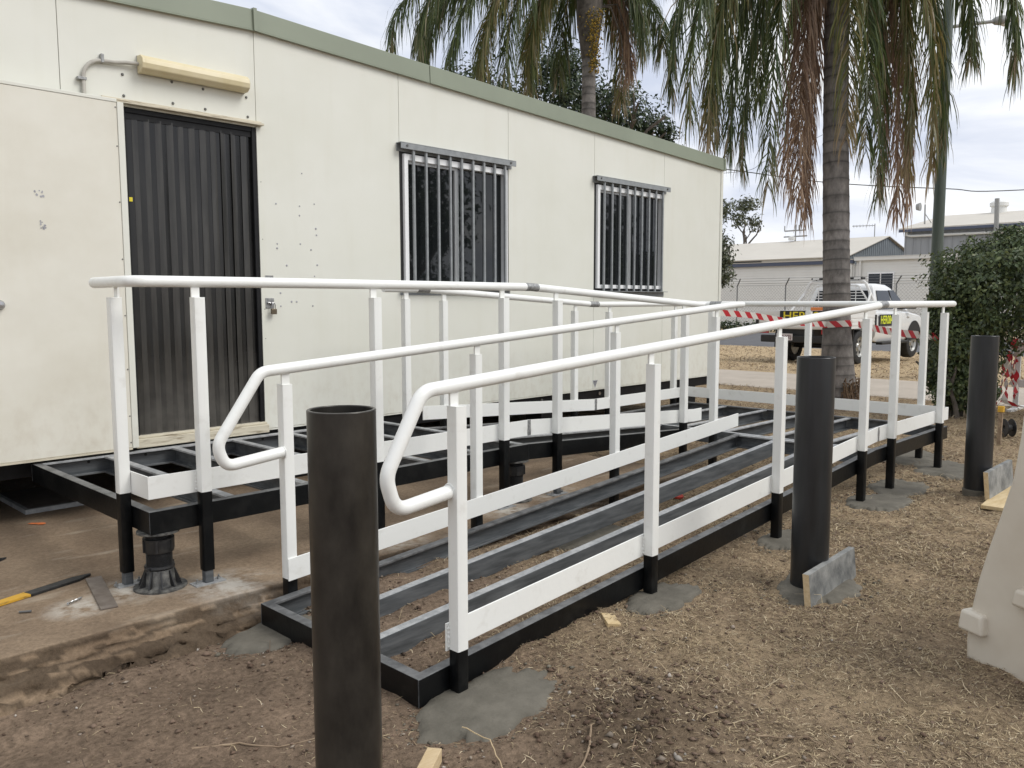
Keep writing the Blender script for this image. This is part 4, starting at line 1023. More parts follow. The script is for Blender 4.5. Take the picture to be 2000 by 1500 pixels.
# boards leaning at the bollards
def board(name, x0, y0, x1, y1, z0, h, t, tilt, lab):
    d = Vector((x1 - x0, y1 - y0, 0)); L = d.length; d.normalize(); nrm = Vector((d.y, -d.x, 0))
    mb = MB(); o_ = Vector((x0, y0, z0)); upv = (Vector((0, 0, 1)) - nrm * tilt).normalized()
    bq = [o_, o_ + d * L, o_ + d * L - nrm * t, o_ - nrm * t]
    mb.hexa(bq, [q + upv * h for q in bq])
    mb.add([o_ - d * 0.0006, o_ - d * 0.0006 - nrm * t, o_ - d * 0.0006 - nrm * t + upv * h, o_ - d * 0.0006 + upv * h], [(0, 1, 2, 3)], 1)
    o = mb.build(name, [M['board'], M['wood']], bevel=0.001, seg=1); tag(o, lab, 'board', 'formwork boards at the bollards'); return o
board('formwork_board', 1.700, -3.672, 2.245, -3.650, -0.025, 0.145, 0.028, 0.10, 'cement-stained board standing on edge against the middle bollard')
board('formwork_board', 4.255, -3.708, 4.86, -3.704, 0.005, 0.185, 0.028, 0.10, 'cement-stained board standing on edge against the farthest bollard')
mb = MB(); Mx = Matrix.Translation((4.22, -3.80, -0.004)) @ Matrix.Rotation(0.06, 4, 'Z'); mb.box(-0.17, 0.72, -0.13, 0.10, 0, 0.022, Mx)
tag(mb.build('plywood_piece', M['ply'], bevel=0.001), 'raw yellow plywood sheet on the ground under the farthest bollard board', 'plywood')
mb = MB(); Mx = Matrix.Translation((-0.235, -3.415, -0.052)) @ Matrix.Rotation(0.62, 4, 'Z') @ Matrix.Rotation(0.05, 4, 'Y'); mb.box(-0.10, 0.065, -0.022, 0.022, 0, 0.042, Mx)
tag(mb.build('timber_offcut', M['wood'], bevel=0.002), 'pale pine offcut at the bottom of the picture beside the nearest bollard', 'timber')
mb = MB(); Mx = Matrix.Translation((0.98, -3.13, -0.012)) @ Matrix.Rotation(0.9, 4, 'Z') @ Matrix.Rotation(0.1, 4, 'X'); mb.box(-0.09, 0.03, -0.028, 0.028, -0.006, 0.012, Mx)
tag(mb.build('timber_offcut', M['ply'], bevel=0.002), 'flat pine offcut lying under the lower ramp side beam', 'timber')

# ------------------------------------------------------------------ water-filled plastic barrier (only its end is in view)
bar = empty('plastic_barrier', (1.62, -4.6, -0.04), 'aged white plastic water barrier at the right edge', 'barrier')
u_ = Vector((-0.46, -0.888, 0)); v_ = Vector((0.888, -0.46, 0))      # across the end, along the barrier
o_ = Vector((1.605, -4.305, -0.045))
prof = [(0.0, 0.0), (-0.004, 0.10), (0.0, 0.145), (0.016, 0.25), (0.035, 0.34), (0.068, 0.46), (0.112, 0.60), (0.150, 0.73), (0.170, 0.88), (0.175, 0.95), (0.19, 0.98), (0.36, 0.98), (0.375, 0.95), (0.38, 0.88), (0.40, 0.73), (0.438, 0.60), (0.482, 0.46), (0.515, 0.34), (0.534, 0.25), (0.55, 0.145), (0.554, 0.10), (0.55, 0.0)]
mb = MB(); mb.extrude(prof, (o_, u_, Vector((0, 0, 1)), v_), 1.9); mb.build('shell', M['barrier'], bar, bevel=0.02, seg=4, smooth=True, ang=50)
def lug(a0, a1, z0, z1, d0, d1, name):
    mb = MB(); q = [o_ + u_ * a + v_ * dd for a, dd in ((a0, d0), (a1, d0), (a1, d1), (a0, d1))]
    c_ = sum(q, Vector()) / 4
    mb.hexa([x + Vector((0, 0, z0)) for x in q], [c_ + (x - c_) * 0.86 + Vector((0, 0, z1)) for x in q]); mb.build(name, M['barrier'], bar, bevel=0.012, seg=3, smooth=True, ang=60)
lug(-0.012, 0.095, 0.138, 0.215, -0.035, 0.05, 'lug'); lug(0.455, 0.562, 0.138, 0.215, -0.035, 0.05, 'lug')
lug(0.20, 0.35, 0.30, 0.36, -0.035, 0.03, 'end_hook')

# ------------------------------------------------------------------ tools and scraps on the slab
ZS = 0.042
mb = MB(); d = Vector((0.354, 0.107, 0)).normalized(); pN = Vector((-d.y, d.x, 0)); o_ = Vector((-0.86, -1.315, ZS))
def quadbar(mb, a, b_, w0, w1, h, mi=0):
    q0 = [o_ + d * a - pN * w0, o_ + d * b_ - pN * w1, o_ + d * b_ + pN * w1, o_ + d * a + pN * w0]
    mb.hexa(q0, [x + Vector((0, 0, h)) for x in q0], mi)
cb = empty('digging_bar', (-0.6, -1.25, ZS), 'flat black steel bar with a worn yellow end lying on the slab', 'bar')
mb = MB(); quadbar(mb, 0.215, 0.44, 0.026, 0.027, 0.012); quadbar(mb, 0.44, 0.515, 0.027, 0.003, 0.012); mb.build('blade', M['darksteel'], cb, bevel=0.002)
mb = MB(); quadbar(mb, 0.06, 0.2145, 0.022, 0.026, 0.0125); mb.build('painted_shank', M['yellowworn'], cb, bevel=0.002)
mb = MB(); quadbar(mb, -0.30, 0.0595, 0.030, 0.030, 0.022); mb.build('handle', M['yellow'], cb, bevel=0.006)
mb = MB(); quadbar(mb, -0.02, 0.03, 0.008, 0.008, 0.0226); mb.build('sticker', M['whiteb'], cb)
mb = MB(); a, b_ = Vector((-0.372, -1.215, ZS)), Vector((-0.468, -1.665, ZS)); dd = (b_ - a).normalized(); nn = Vector((-dd.y, dd.x, 0)) * 0.033
mb.hexa([a - nn, b_ - nn, b_ + nn, a + nn], [q + Vector((0, 0, 0.006)) for q in (a - nn, b_ - nn, b_ + nn, a + nn)])
tag(mb.build('flat_steel_offcut', M['rusty'], bevel=0.001), 'short dull brown flat steel strip on the slab beside the pedestal', 'steel strip')
# masonry drill bit and a bolt
db = MB(); a, b_ = Vector((-0.575, -1.50, ZS + 0.006)), Vector((-0.505, -1.462, ZS + 0.006))
dd = (b_ - a).normalized(); s1 = Vector((-dd.y, dd.x, 0))
for ph in (0, math.pi):
    db.tube([a + dd * 0.078 * t / 16 + (s1 * math.cos(ph + t * 0.75) + Vector((0, 0, 1)) * math.sin(ph + t * 0.75)) * 0.0032 for t in range(17)], 0.0024, 6)
tag(db.build('drill_bit', M['chrome'], smooth=True), 'broken silver twist drill bit on the slab', 'drill bit')
mb = MB(); a = Vector((-0.742, -1.452, ZS + 0.005)); b_ = Vector((-0.708, -1.474, ZS + 0.005)); mb.tube([a, b_], 0.0045, 10); mb.tube([b_, b_ + (b_ - a) * 0.12], 0.0055, 8)
tag(mb.build('anchor_bolt', M['screw'], smooth=True), 'loose dark anchor bolt on the slab near the yellow handle', 'bolt')
mb = MB(); mb.hexa([(-0.80, -0.70, ZS), (-0.60, -0.63, ZS), (-0.555, -0.59, ZS), (-0.82, -0.60, ZS)], [(-0.80, -0.695, ZS + 0.02), (-0.61, -0.63, ZS + 0.018), (-0.56, -0.592, ZS + 0.008), (-0.82, -0.605, ZS + 0.02)])
tag(mb.build('black_blade_scrap', M['darksteel'], bevel=0.002), 'pointed black scrap at the left edge of the slab', 'scrap')
# orange survey paint splash on the slab
mb = MB(); q = [(-0.285 + 0.0, 0.045), (-0.262, 0.052), (-0.245, 0.03), (-0.222, 0.018), (-0.206, -0.004), (-0.209, -0.026), (-0.228, -0.032), (-0.246, -0.018), (-0.254, 0.004), (-0.272, 0.02)]
mb.add([(x, y, ZS + 0.0025) for x, y in q], [tuple(range(len(q)))]); tag(mb.build('paint_mark', M['orange'], recalc=False), 'orange survey paint splash on the slab left of the landing leg', 'paint mark')
# dark framed sheet lying under the floor
sh = empty('framed_sheet', (-0.3, 0.5, ZS), 'dark framed sheet lying flat in the shade under the building', 'sheet')
mb = MB(); mb.box(-0.20, 0.125, 0.31, 0.95, ZS, ZS + 0.02); mb.build('sheet', M['rusty'], sh)
mb = MB(); mb.box(-0.225, 0.15, 0.285, 0.309, ZS, ZS + 0.028); mb.box(-0.225, -0.2005, 0.3095, 0.95, ZS, ZS + 0.028); mb.build('frame_edge', M['galtop'], sh)
mb = MB()
for k in range(7):
    a = k * 0.9; mb.add([(0.06 + 0, 0, 0)], [])
mb = MB(); mb.lathe([(0, 0), (0.03, 0.0), (0.034, 0.012), (0.02, 0.03), (0, 0.034)], (2.98, -2.18, -0.005), 7); tag(mb.build('red_scrap', M['redpaint']), 'small red scrap on the ground under the lower ramp', 'scrap')
# twigs and roots lying in the dirt
def twig(pts, r0, r1, lab, m='twig'):
    P = [Vector((x, y, float(gz(x, y)) + h)) for x, y, h in pts]
    n_ = 18; Q = []
    for i in range(n_ + 1):
        t = i / n_ * (len(P) - 1); k = min(int(t), len(P) - 2); f_ = t - k
        Q.append(P[k] * (1 - f_) + P[k + 1] * f_ + Vector((rnd.uniform(-1, 1), rnd.uniform(-1, 1), 0)) * 0.003)
    mb = MB(); mb.tube(Q, [r0 + (r1 - r0) * i / n_ for i in range(n_ + 1)], 6); o = mb.build('twig', M[m], smooth=True); tag(o, lab, 'twig', 'dry twigs on the dirt')
twig([(-0.12, -2.66, 0.0), (-0.10, -2.62, 0.05), (-0.05, -2.56, 0.11)], 0.003, 0.0008, 'pale dry grass stalk standing in the dirt left of the nearest bollard', 'wood')
twig([(0.02, -3.28, 0.03), (0.0, -3.42, 0.025), (-0.06, -3.55, 0.01), (-0.16, -3.66, 0.0)], 0.0022, 0.001, 'long pale stalk lying across the nearest concrete pad', 'wood')
twig([(0.25, -3.62, 0.004), (0.14, -3.70, 0.01), (0.05, -3.72, 0.006), (-0.06, -3.80, 0.008), (-0.16, -3.84, 0.0)], 0.004, 0.002, 'crooked brown root right of the nearest concrete pad')
twig([(-0.62, -2.72, 0.0), (-0.50, -2.80, 0.004), (-0.42, -2.90, 0.003), (-0.30, -2.96, 0.003)], 0.0045, 0.002, 'brown root lying in the dirt left of the nearest bollard')
twig([(0.55, -4.02, 0.004), (0.60, -4.08, 0.008), (0.63, -4.15, 0.009), (0.62, -4.22, 0.008), (0.59, -4.28, 0.004)], 0.0028, 0.0012, 'curved twig in the straw at the bottom right')
twig([(0.20, -4.02, 0.01), (0.05, -4.08, 0.03), (-0.02, -4.22, 0.01)], 0.006, 0.003, 'stout twig poking out of the dug soil')

# ------------------------------------------------------------------ vegetation helpers
def leaf_cloud(blobs, N, size, pal, seed, name, parent, shell=0.35, droop=0.25, clump=0.0):
    """leaf-shaped faces filling ellipsoids: blobs = (cx,cy,cz,rx,ry,rz,weight)"""
    r = np.random.default_rng(seed)
    wts = np.array([b[6] for b in blobs], float); wts /= wts.sum()
    bi = r.choice(len(blobs), N, p=wts); B = np.array([b[:6] for b in blobs])[bi]
    d = r.normal(size=(N, 3)); d /= np.linalg.norm(d, axis=1)[:, None]
    rad = (shell + (1 - shell) * r.random(N)) ** 0.6
    lump = 1 + 0.22 * np.sin(d[:, 0] * 5.1 + bi) * np.sin(d[:, 1] * 4.3 + bi * 2) + 0.14 * np.sin(d[:, 2] * 9 + d[:, 0] * 7 + bi)
    P = B[:, :3] + d * B[:, 3:] * (rad * lump)[:, None]
    if clump:
        cc = r.normal(size=(max(8, N // 40), 3)); ci = r.integers(0, len(cc), N)
        P = P + cc[ci] * 0 + r.normal(0, clump, (N, 3))
        keep = (np.sin(P[:, 0] * 7.3) + np.sin(P[:, 1] * 6.1 + 1) + np.sin(P[:, 2] * 8.7 + 2) + r.normal(0, 0.8, N)) > -0.9
        P, d = P[keep], d[keep]; N = len(P)
    nrm = d * 0.8 + r.normal(0, 0.55, (N, 3)) + np.array([0, 0, 0.35]); nrm /= np.linalg.norm(nrm, axis=1)[:, None]
    t = r.normal(size=(N, 3)) + np.array([0, 0, -droop * 4]); t -= nrm * (t * nrm).sum(1)[:, None]; t /= np.linalg.norm(t, axis=1)[:, None]
    s = np.cross(nrm, t)
    L = size * r.uniform(0.6, 1.35, N)[:, None]; Wd = L * 0.26
    fold = nrm * L * 0.10
    V = np.stack([P, P + t * L * 0.45 + s * Wd + fold, P + t * L, P + t * L * 0.45 - s * Wd + fold], 1).reshape(-1, 3)
    k = np.arange(N)[:, None] * 4
    F = np.concatenate([k + np.array([[0, 1, 2]]), k + np.array([[0, 2, 3]])])
    pal = np.array(pal); col = pal[r.integers(0, len(pal), N)] * r.uniform(0.6, 1.35, N)[:, None]
    return np_mesh(name, V, F, M['leaf'], parent, np.repeat(col, 4, 0))

def branch_tree(mb, p, d, L, r, depth, rg, spread=0.55, tips=None):
    P = [Vector(p)]; q = Vector(p); dd = Vector(d).normalized()
    for k in range(4):
        dd = (dd + Vector((rg.gauss(0, 0.10), rg.gauss(0, 0.10), rg.gauss(0.03, 0.06)))).normalized(); q = q + dd * L / 4; P.append(q.copy())
    mb.tube(P, [r * (1 - 0.32 * k / 4) for k in range(5)], 7)
    if depth == 0:
        if tips is not None: tips.append(q.copy())
        return
    for k in range(rg.choice((2, 3))):
        nd = (dd + Vector((rg.gauss(0, spread), rg.gauss(0, spread), rg.gauss(0.1, spread * 0.6)))).normalized()
        branch_tree(mb, P[-1 - (k % 2)], nd, L * rg.uniform(0.6, 0.8), r * 0.6, depth - 1, rg, spread, tips)

def bez(a, b_, c_, d_, t): return a * (1 - t) ** 3 + b_ * 3 * t * (1 - t) ** 2 + c_ * 3 * t * t * (1 - t) + d_ * t ** 3
PAL = {'g': [(0.070, 0.095, 0.034), (0.048, 0.072, 0.030), (0.098, 0.118, 0.042)], 'y': [(0.11, 0.115, 0.035), (0.075, 0.095, 0.03), (0.16, 0.13, 0.05)], 'b': [(0.27, 0.185, 0.135), (0.35, 0.25, 0.18), (0.20, 0.13, 0.095)]}
def frond(parent, crown, tip, kind, seed, nl=150, Lf=0.50, w=0.0085, t0=0.16, out=0.62):
    """feather frond: midrib bends over and hangs, leaflets droop from both sides"""
    rg = np.random.default_rng(seed)
    a = Vector(crown); d_ = Vector(tip); h = Vector((d_.x - a.x, d_.y - a.y, 0)); R_ = h.length
    drop = a.z - d_.z
    b_ = a + h * out * 0.75 + Vector((0, 0, 0.30 + 0.22 * R_)); c_ = Vector((a.x, a.y, 0)) + h * 1.04; c_.z = a.z - drop * 0.30 + 0.25
    mb = MB(); N = 26
    C = [bez(a, b_, c_, d_, i / N) for i in range(N + 1)]
    rr = [0.028 * (1 - i / N) ** 1.2 + 0.003 for i in range(N + 1)]
    mb.tube(C, rr, 6)
    nseg = 2 * nl
    t = np.repeat(np.linspace(t0, 0.995, nl), 2) + rg.normal(0, 0.003, nseg); t = np.clip(t, 0.02, 0.998)
    A, Bz, Cz, Dz = [np.array(q) for q in (a, b_, c_, d_)]
    tt = t[:, None]
    P = A * (1 - tt) ** 3 + Bz * 3 * tt * (1 - tt) ** 2 + Cz * 3 * tt * tt * (1 - tt) + Dz * tt ** 3
    T = 3 * ((Bz - A) * (1 - tt) ** 2 + (Cz - Bz) * 2 * tt * (1 - tt) + (Dz - Cz) * tt ** 2); T /= np.linalg.norm(T, axis=1)[:, None]
    side = np.cross(T, np.array([0, 0, 1.0]) + 0.001); sn = np.linalg.norm(side, axis=1)[:, None]
    hx = np.array(h.normalized()) if R_ > 1e-3 else np.array((1.0, 0, 0)); perp = np.array((-hx[1], hx[0], 0))
    side = np.where(sn > 0.25, side / np.maximum(sn, 1e-6), perp[None]); 
    sg = np.tile([1.0, -1.0], nl)[:, None]
    plane = rg.normal(0, 0.55, nseg)[:, None]                      # plumose: leaflets leave at several angles
    upn = np.cross(side, T)
    D1 = side * sg * 0.50 + upn * plane * 0.50 + T * 0.85 + rg.normal(0, 0.07, (nseg, 3)); D1 /= np.linalg.norm(D1, axis=1)[:, None]
    prof = np.sin(np.pi * np.clip(0.16 + 0.80 * (t - t0) / (1 - t0), 0, 1)) ** 0.7
    L = (Lf * (0.45 + 0.60 * prof) * rg.uniform(0.75, 1.2, nseg))[:, None]
    g_ = np.array([0, 0, -1.0])
    q1 = P + D1 * L * 0.30 + g_ * L * 0.06
    D2 = D1 * 0.55 + g_ * 0.75 + rg.normal(0, 0.06, (nseg, 3)); D2 /= np.linalg.norm(D2, axis=1)[:, None]
    q2 = q1 + D2 * L * 0.38
    D3 = D1 * 0.22 + g_ + rg.normal(0, 0.06, (nseg, 3)); D3 /= np.linalg.norm(D3, axis=1)[:, None]
    q3 = q2 + D3 * L * 0.36
    wv = np.cross(D1, g_ + rg.normal(0, 0.6, (nseg, 3))); wv /= np.linalg.norm(wv, axis=1)[:, None]; wv = wv * w * rg.uniform(0.6, 1.25, nseg)[:, None]
    V = np.stack([P - wv * 0.6, P + wv * 0.6, q1 + wv, q1 - wv, q2 + wv * 0.8, q2 - wv * 0.8, q3 + wv * 0.12, q3 - wv * 0.12], 1)
    k = np.arange(nseg)[:, None] * 8
    F = np.concatenate([k + np.array([[0, 1, 2, 3]]), k + np.array([[3, 2, 4, 5]]), k + np.array([[5, 4, 6, 7]])])
    pal = np.array(PAL[kind]); col = pal[rg.integers(0, 3, nseg)] * rg.uniform(0.65, 1.3, nseg)[:, None]
    if kind != 'b':
        br = np.array(PAL['b'][1]); f_ = np.clip((t - 0.86) * 4, 0, 0.75)[:, None] * (rg.random(nseg)[:, None] < (0.9 if kind == 'y' else 0.35)); col = col * (1 - f_) + br * f_
        f2 = np.clip(rg.random(nseg) - 0.9, 0, 1)[:, None] * 6; col = col * (1 - f2) + br * f2
    colv = np.repeat(col, 8, 0)
    # midrib verts appended to the same part
    mv = np.array([tuple(v) for v in mb.v]); mf = np.array([q for q in mb.f if len(q) == 4])
    off = nseg * 8
    o = np_mesh('frond', np.concatenate([V.reshape(-1, 3), mv]), np.concatenate([F, mf + off]), M['frond'], parent, np.concatenate([colv, np.tile(np.array([(0.12, 0.115, 0.05)]) if kind != 'b' else np.array([(0.2, 0.13, 0.08)]), (len(mv), 1))]))
    return o

def trunk_mesh(pts, radii, n, ring, seed):
    """ringed palm trunk"""
    rg = random.Random(seed); P = [Vector(q) for q in pts]
    seg = []; tot = sum((P[i + 1] - P[i]).length for i in range(len(P) - 1))
    Q, RR_ = [], []
    hs = []; pos = 0.0
    while pos < tot:
        L_ = ring * rg.uniform(0.6, 1.5)
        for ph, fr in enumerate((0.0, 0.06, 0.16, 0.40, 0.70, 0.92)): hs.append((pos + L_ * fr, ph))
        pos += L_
    cum = [0.0]
    for i in range(len(P) - 1): cum.append(cum[-1] + (P[i + 1] - P[i]).length)
    for pos, ph in hs:
        if pos > tot: break
        k = max(q for q in range(len(P) - 1) if cum[q] <= pos); f_ = (pos - cum[k]) / (cum[k + 1] - cum[k])
        r = radii[k] * (1 - f_) + radii[k + 1] * f_
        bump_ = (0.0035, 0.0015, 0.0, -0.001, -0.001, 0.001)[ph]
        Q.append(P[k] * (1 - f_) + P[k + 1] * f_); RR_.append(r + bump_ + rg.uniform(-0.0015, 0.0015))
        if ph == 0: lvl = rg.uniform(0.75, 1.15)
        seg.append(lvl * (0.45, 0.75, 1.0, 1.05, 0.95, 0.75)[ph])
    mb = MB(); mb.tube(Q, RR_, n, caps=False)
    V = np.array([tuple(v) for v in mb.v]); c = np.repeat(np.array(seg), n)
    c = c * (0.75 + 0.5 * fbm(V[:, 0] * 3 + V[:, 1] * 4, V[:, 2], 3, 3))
    return V, np.array(mb.f), np.repeat(c[:, None], 3, 1)

def palm_trunk_mat():
    m = bpy.data.materials.new('ringed_palm_trunk'); m.use_nodes = True
    n, l = m.node_tree.nodes, m.node_tree.links; b = n['Principled BSDF']; b.inputs['Roughness'].default_value = 0.85
    tc = n.new('ShaderNodeTexCoord'); mp = n.new('ShaderNodeMapping'); mp.inputs['Scale'].default_value = (3.0, 3.0, 1.6); l.new(tc.outputs['Object'], mp.inputs['Vector'])
    z = n.new('ShaderNodeTexNoise'); z.inputs['Scale'].default_value = 4; z.inputs['Detail'].default_value = 9; z.inputs['Roughness'].default_value = 0.65; l.new(mp.outputs['Vector'], z.inputs['Vector'])
    r = n.new('ShaderNodeValToRGB'); r.color_ramp.elements[0].position = 0.3; r.color_ramp.elements[0].color = (0.10, 0.090, 0.082, 1); r.color_ramp.elements[1].position = 0.68; r.color_ramp.elements[1].color = (0.255, 0.232, 0.212, 1)
    l.new(z.outputs['Fac'], r.inputs['Fac'])
    at = n.new('ShaderNodeAttribute'); at.attribute_name = 'tint'
    mu = n.new('ShaderNodeMixRGB'); mu.blend_type = 'MULTIPLY'; mu.inputs['Fac'].default_value = 1.0; l.new(r.outputs['Color'], mu.inputs['Color1']); l.new(at.outputs['Color'], mu.inputs['Color2']); l.new(mu.outputs['Color'], b.inputs['Base Color'])
    bz = n.new('ShaderNodeTexNoise'); bz.inputs['Scale'].default_value = 40; bz.inputs['Detail'].default_value = 6; l.new(tc.outputs['Object'], bz.inputs['Vector'])
    bp = n.new('ShaderNodeBump'); bp.inputs['Strength'].default_value = 0.5; bp.inputs['Distance'].default_value = 0.01; l.new(bz.outputs['Fac'], bp.inputs['Height']); l.new(bp.outputs['Normal'], b.inputs['Normal'])
    return m
M['ptrunk'] = palm_trunk_mat()

P1T = [(7.68, 0.77, 3.59, 'g'), (8.18, 0.79, 3.3, 'y'), (8.92, 0.89, 3.34, 'g'), (9.68, 1.11, 3.24, 'g'), (8.49, 0.08, 2.74, 'g'), (9.12, -0.01, 2.58, 'b'), (9.98, 0.24, 2.48, 'b'), (9.6, 0.12, 2.63, 'b'), (9.35, 0.25, 2.9, 'b'), (10.5, -0.62, 2.9, 'b'), (10.1, -1.1, 3.0, 'y'), (8.83, -0.77, 3.29, 'y'), (9.2, -0.87, 3.16, 'g'), (9.9, -0.79, 2.65, 'g'), (10.68, -0.75, 2.54, 'b'), (10.37, -0.99, 2.6, 'b'), (9.99, -1.42, 2.96, 'y'), (10.87, -1.26, 3.32, 'g'), (11.77, -1.31, 4.75, 'g'), (10.85, -2.10, 4.25, 'g'), (11.6, -2.6, 4.3, 'g'), (10.57, 1.36, 4.38, 'g'), (12.1, 0.22, 4.45, 'g'), (8.33, 1.48, 4.2, 'g'), (9.64, 1.53, 3.8, 'g'), (8.35, 0.85, 3.6, 'g')]
P2T = [(7.94, 7.16, 5.74, 'g'), (8.67, 7.1, 5.45, 'g'), (8.65, 6.37, 5.18, 'g'), (8.73, 5.66, 4.94, 'y'), (9.15, 5.51, 4.85, 'g'), (9.96, 5.7, 4.95, 'y'), (10.5, 6.1, 5.3, 'g'), (11.63, 6.37, 5.9, 'g'), (12.15, 5.0, 5.82, 'b'), (11.9, 4.5, 6.1, 'g'), (12.45, 5.4, 5.39, 'y'), (9.6, 8.12, 6.6, 'g'), (8.3, 6.8, 5.9, 'g'), (9.0, 7.6, 6.0, 'g'), (13.6, 5.2, 6.6, 'g'), (13.0, 3.6, 6.6, 'g'), (12.2, 7.8, 6.8, 'g'), (9.4, 6.4, 5.2, 'g'), (9.3, 3.6, 6.9, 'g')]
pm1 = empty('palm_tree', (9.55, -0.56, -0.03), 'ringed palm trunk with hanging fronds rising behind the lower landing', 'palm tree')
C1 = (10.02, -0.02, 6.55)
mb = trunk_mesh([(9.49, -0.51, -0.12), (9.487, -0.50, 0.25), (9.50, -0.46, 0.9), (9.565, -0.385, 2.0), (9.68, -0.275, 3.5), (9.82, -0.165, 5.2), (9.98, -0.05, 6.3)], [0.265, 0.225, 0.182, 0.172, 0.166, 0.155, 0.16], 28, 0.17, 4)
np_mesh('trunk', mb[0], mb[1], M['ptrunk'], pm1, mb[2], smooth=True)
mb = MB(); mb.tube([(9.97, -0.06, 6.2), (10.0, -0.03, 6.5), (10.04, 0.0, 6.9)], [0.17, 0.20, 0.08], 16); mb.build('crownshaft', M['bark'], pm1, smooth=True)
for i, t in enumerate(P1T): frond(pm1, C1, t[:3], t[3], 100 + i, nl=225, Lf=0.66, w=0.0095)
# fibrous root mat at the foot
mb = MB(); rg = random.Random(5)
for k in range(90):
    a = rg.uniform(-2.6, 0.9); p0 = Vector((9.50 + 0.24 * math.cos(a), -0.52 + 0.24 * math.sin(a), rg.uniform(0.06, 0.24))); o_ = Vector((math.cos(a), math.sin(a), 0))
    mb.tube([p0, p0 + o_ * rg.uniform(0.03, 0.10) + Vector((0, 0, rg.uniform(-0.04, 0.06))), p0 + o_ * rg.uniform(0.05, 0.2) + Vector((rg.uniform(-.05, .05), rg.uniform(-.05, .05), -p0.z - 0.03))], [0.010, 0.007, 0.004], 5)
mb.build('root_mat', M['rootfib'], pm1)['kind'] = 'stuff'
pm2 = empty('palm_tree', (11.0, 5.1, -0.1), 'palm with yellow fruit and drooping fronds rising behind the site office roof', 'palm tree')
C2 = (11.32, 5.33, 7.35)
mb = trunk_mesh([(11.0, 5.1, -0.2), (11.05, 5.13, 2.5), (11.13, 5.19, 4.9), (11.2, 5.25, 6.1), (11.3, 5.32, 7.2)], [0.2, 0.15, 0.135, 0.13, 0.15], 24, 0.14, 6)
np_mesh('trunk', mb[0], mb[1], M['ptrunk'], pm2, mb[2], smooth=True)
mb = MB(); mb.tube([(11.19, 5.24, 5.9), (11.25, 5.28, 6.6), (11.32, 5.33, 7.4), (11.35, 5.35, 7.8)], [0.14, 0.24, 0.26, 0.1], 16); mb.build('crownshaft', M['bark'], pm2, smooth=True)
for i, t in enumerate(P2T): frond(pm2, C2, t[:3], t[3], 200 + i, nl=160, Lf=0.80, w=0.0105)
mb = MB(); rg = random.Random(9)       # fruit bunch
fr_v, fr_f, fr_c = [], [], []
r = np.random.default_rng(44)
nF = 520
tt = r.random(nF); cx = 11.06 + 0.0 * tt; P = np.stack([11.08 + r.normal(0, 0.10, nF) * (1 - 0.5 * tt), 5.02 + r.normal(0, 0.10, nF) * (1 - 0.5 * tt), 6.75 - 1.15 * tt], -1)
o6 = np.array([(1, 0, 0), (0, 1, 0), (-1, 0, 0), (0, -1, 0), (0, 0, 1), (0, 0, -1)], float) * 0.019
V = (P[:, None] + o6[None]).reshape(-1, 3); F8 = np.array([(0, 1, 4), (1, 2, 4), (2, 3, 4), (3, 0, 4), (1, 0, 5), (2, 1, 5), (3, 2, 5), (0, 3, 5)])
F = (np.arange(nF)[:, None, None] * 6 + F8[None]).reshape(-1, 3)
pal = np.array([(0.30, 0.20, 0.04), (0.22, 0.16, 0.05), (0.12, 0.11, 0.04), (0.40, 0.26, 0.05)])
o = np_mesh('fruit_bunch', V, F, M['clod'], pm2, np.repeat(pal[r.integers(0, 4, nF)], 6, 0), smooth=True); o['kind'] = 'stuff'
mb = MB()
for k in range(2): mb.tube([(11.3, 5.2, 6.9), (11.55 + k * 0.2, 5.0, 6.9 + k * 0.1), (11.75 + k * 0.25, 4.9, 6.4), (11.8 + k * 0.28, 4.85, 5.7)], [0.02, 0.018, 0.014, 0.008], 7)
mb.build('flower_stalks', M['bark'], pm2, smooth=True)

GREEN = [(0.030, 0.052, 0.020), (0.045, 0.072, 0.026), (0.022, 0.040, 0.018), (0.062, 0.085, 0.030)]
GUM = [(0.085, 0.10, 0.05), (0.065, 0.08, 0.042), (0.12, 0.125, 0.07)]
def tree(name, base, trunk_h, r, blobs, N, size, pal, seed, label, depth=2, L=1.3, cat='tree', group=None):
    t = empty(name, base, label, cat, group)
    rg = random.Random(seed); mb = MB()
    p = Vector(base); top = p + Vector((rg.uniform(-.2, .2), rg.uniform(-.2, .2), trunk_h))
    mb.tube([p - Vector((0, 0, 0.2)), p + Vector((0, 0, trunk_h * 0.5)), top], [r * 1.25, r, r * 0.8], 10)
    for k in range(4):
        b_ = blobs[k % len(blobs)]; dirv = Vector(b_[:3]) - top
        branch_tree(mb, top - Vector((0, 0, rg.uniform(0, trunk_h * 0.2))), dirv.normalized() + Vector((rg.gauss(0, .25), rg.gauss(0, .25), 0.2)), min(dirv.length * 0.7, L), r * 0.55, depth, rg)
    mb.build('trunk', M['bark'], t, smooth=True)
    leaf_cloud(blobs, N, size, pal, seed, 'crown', t, shell=0.15, clump=0.05)
    return t
tree('background_tree', (15.2, 8.3, -0.1), 4.2, 0.16, [(14.9, 8.7, 6.3, 1.3, 1.3, 1.1, 3), (15.7, 7.9, 5.9, 1.1, 1.0, 0.9, 2.2), (14.7, 9.1, 7.1, 0.9, 0.9, 0.7, 1.4), (16.3, 7.3, 5.5, 0.7, 0.7, 0.55, 0.8), (16.75, 7.0, 5.35, 0.35, 0.35, 0.35, 0.2)], 16000, 0.11, GREEN, 31, 'dark leafy tree behind the fruiting palm above the roof')
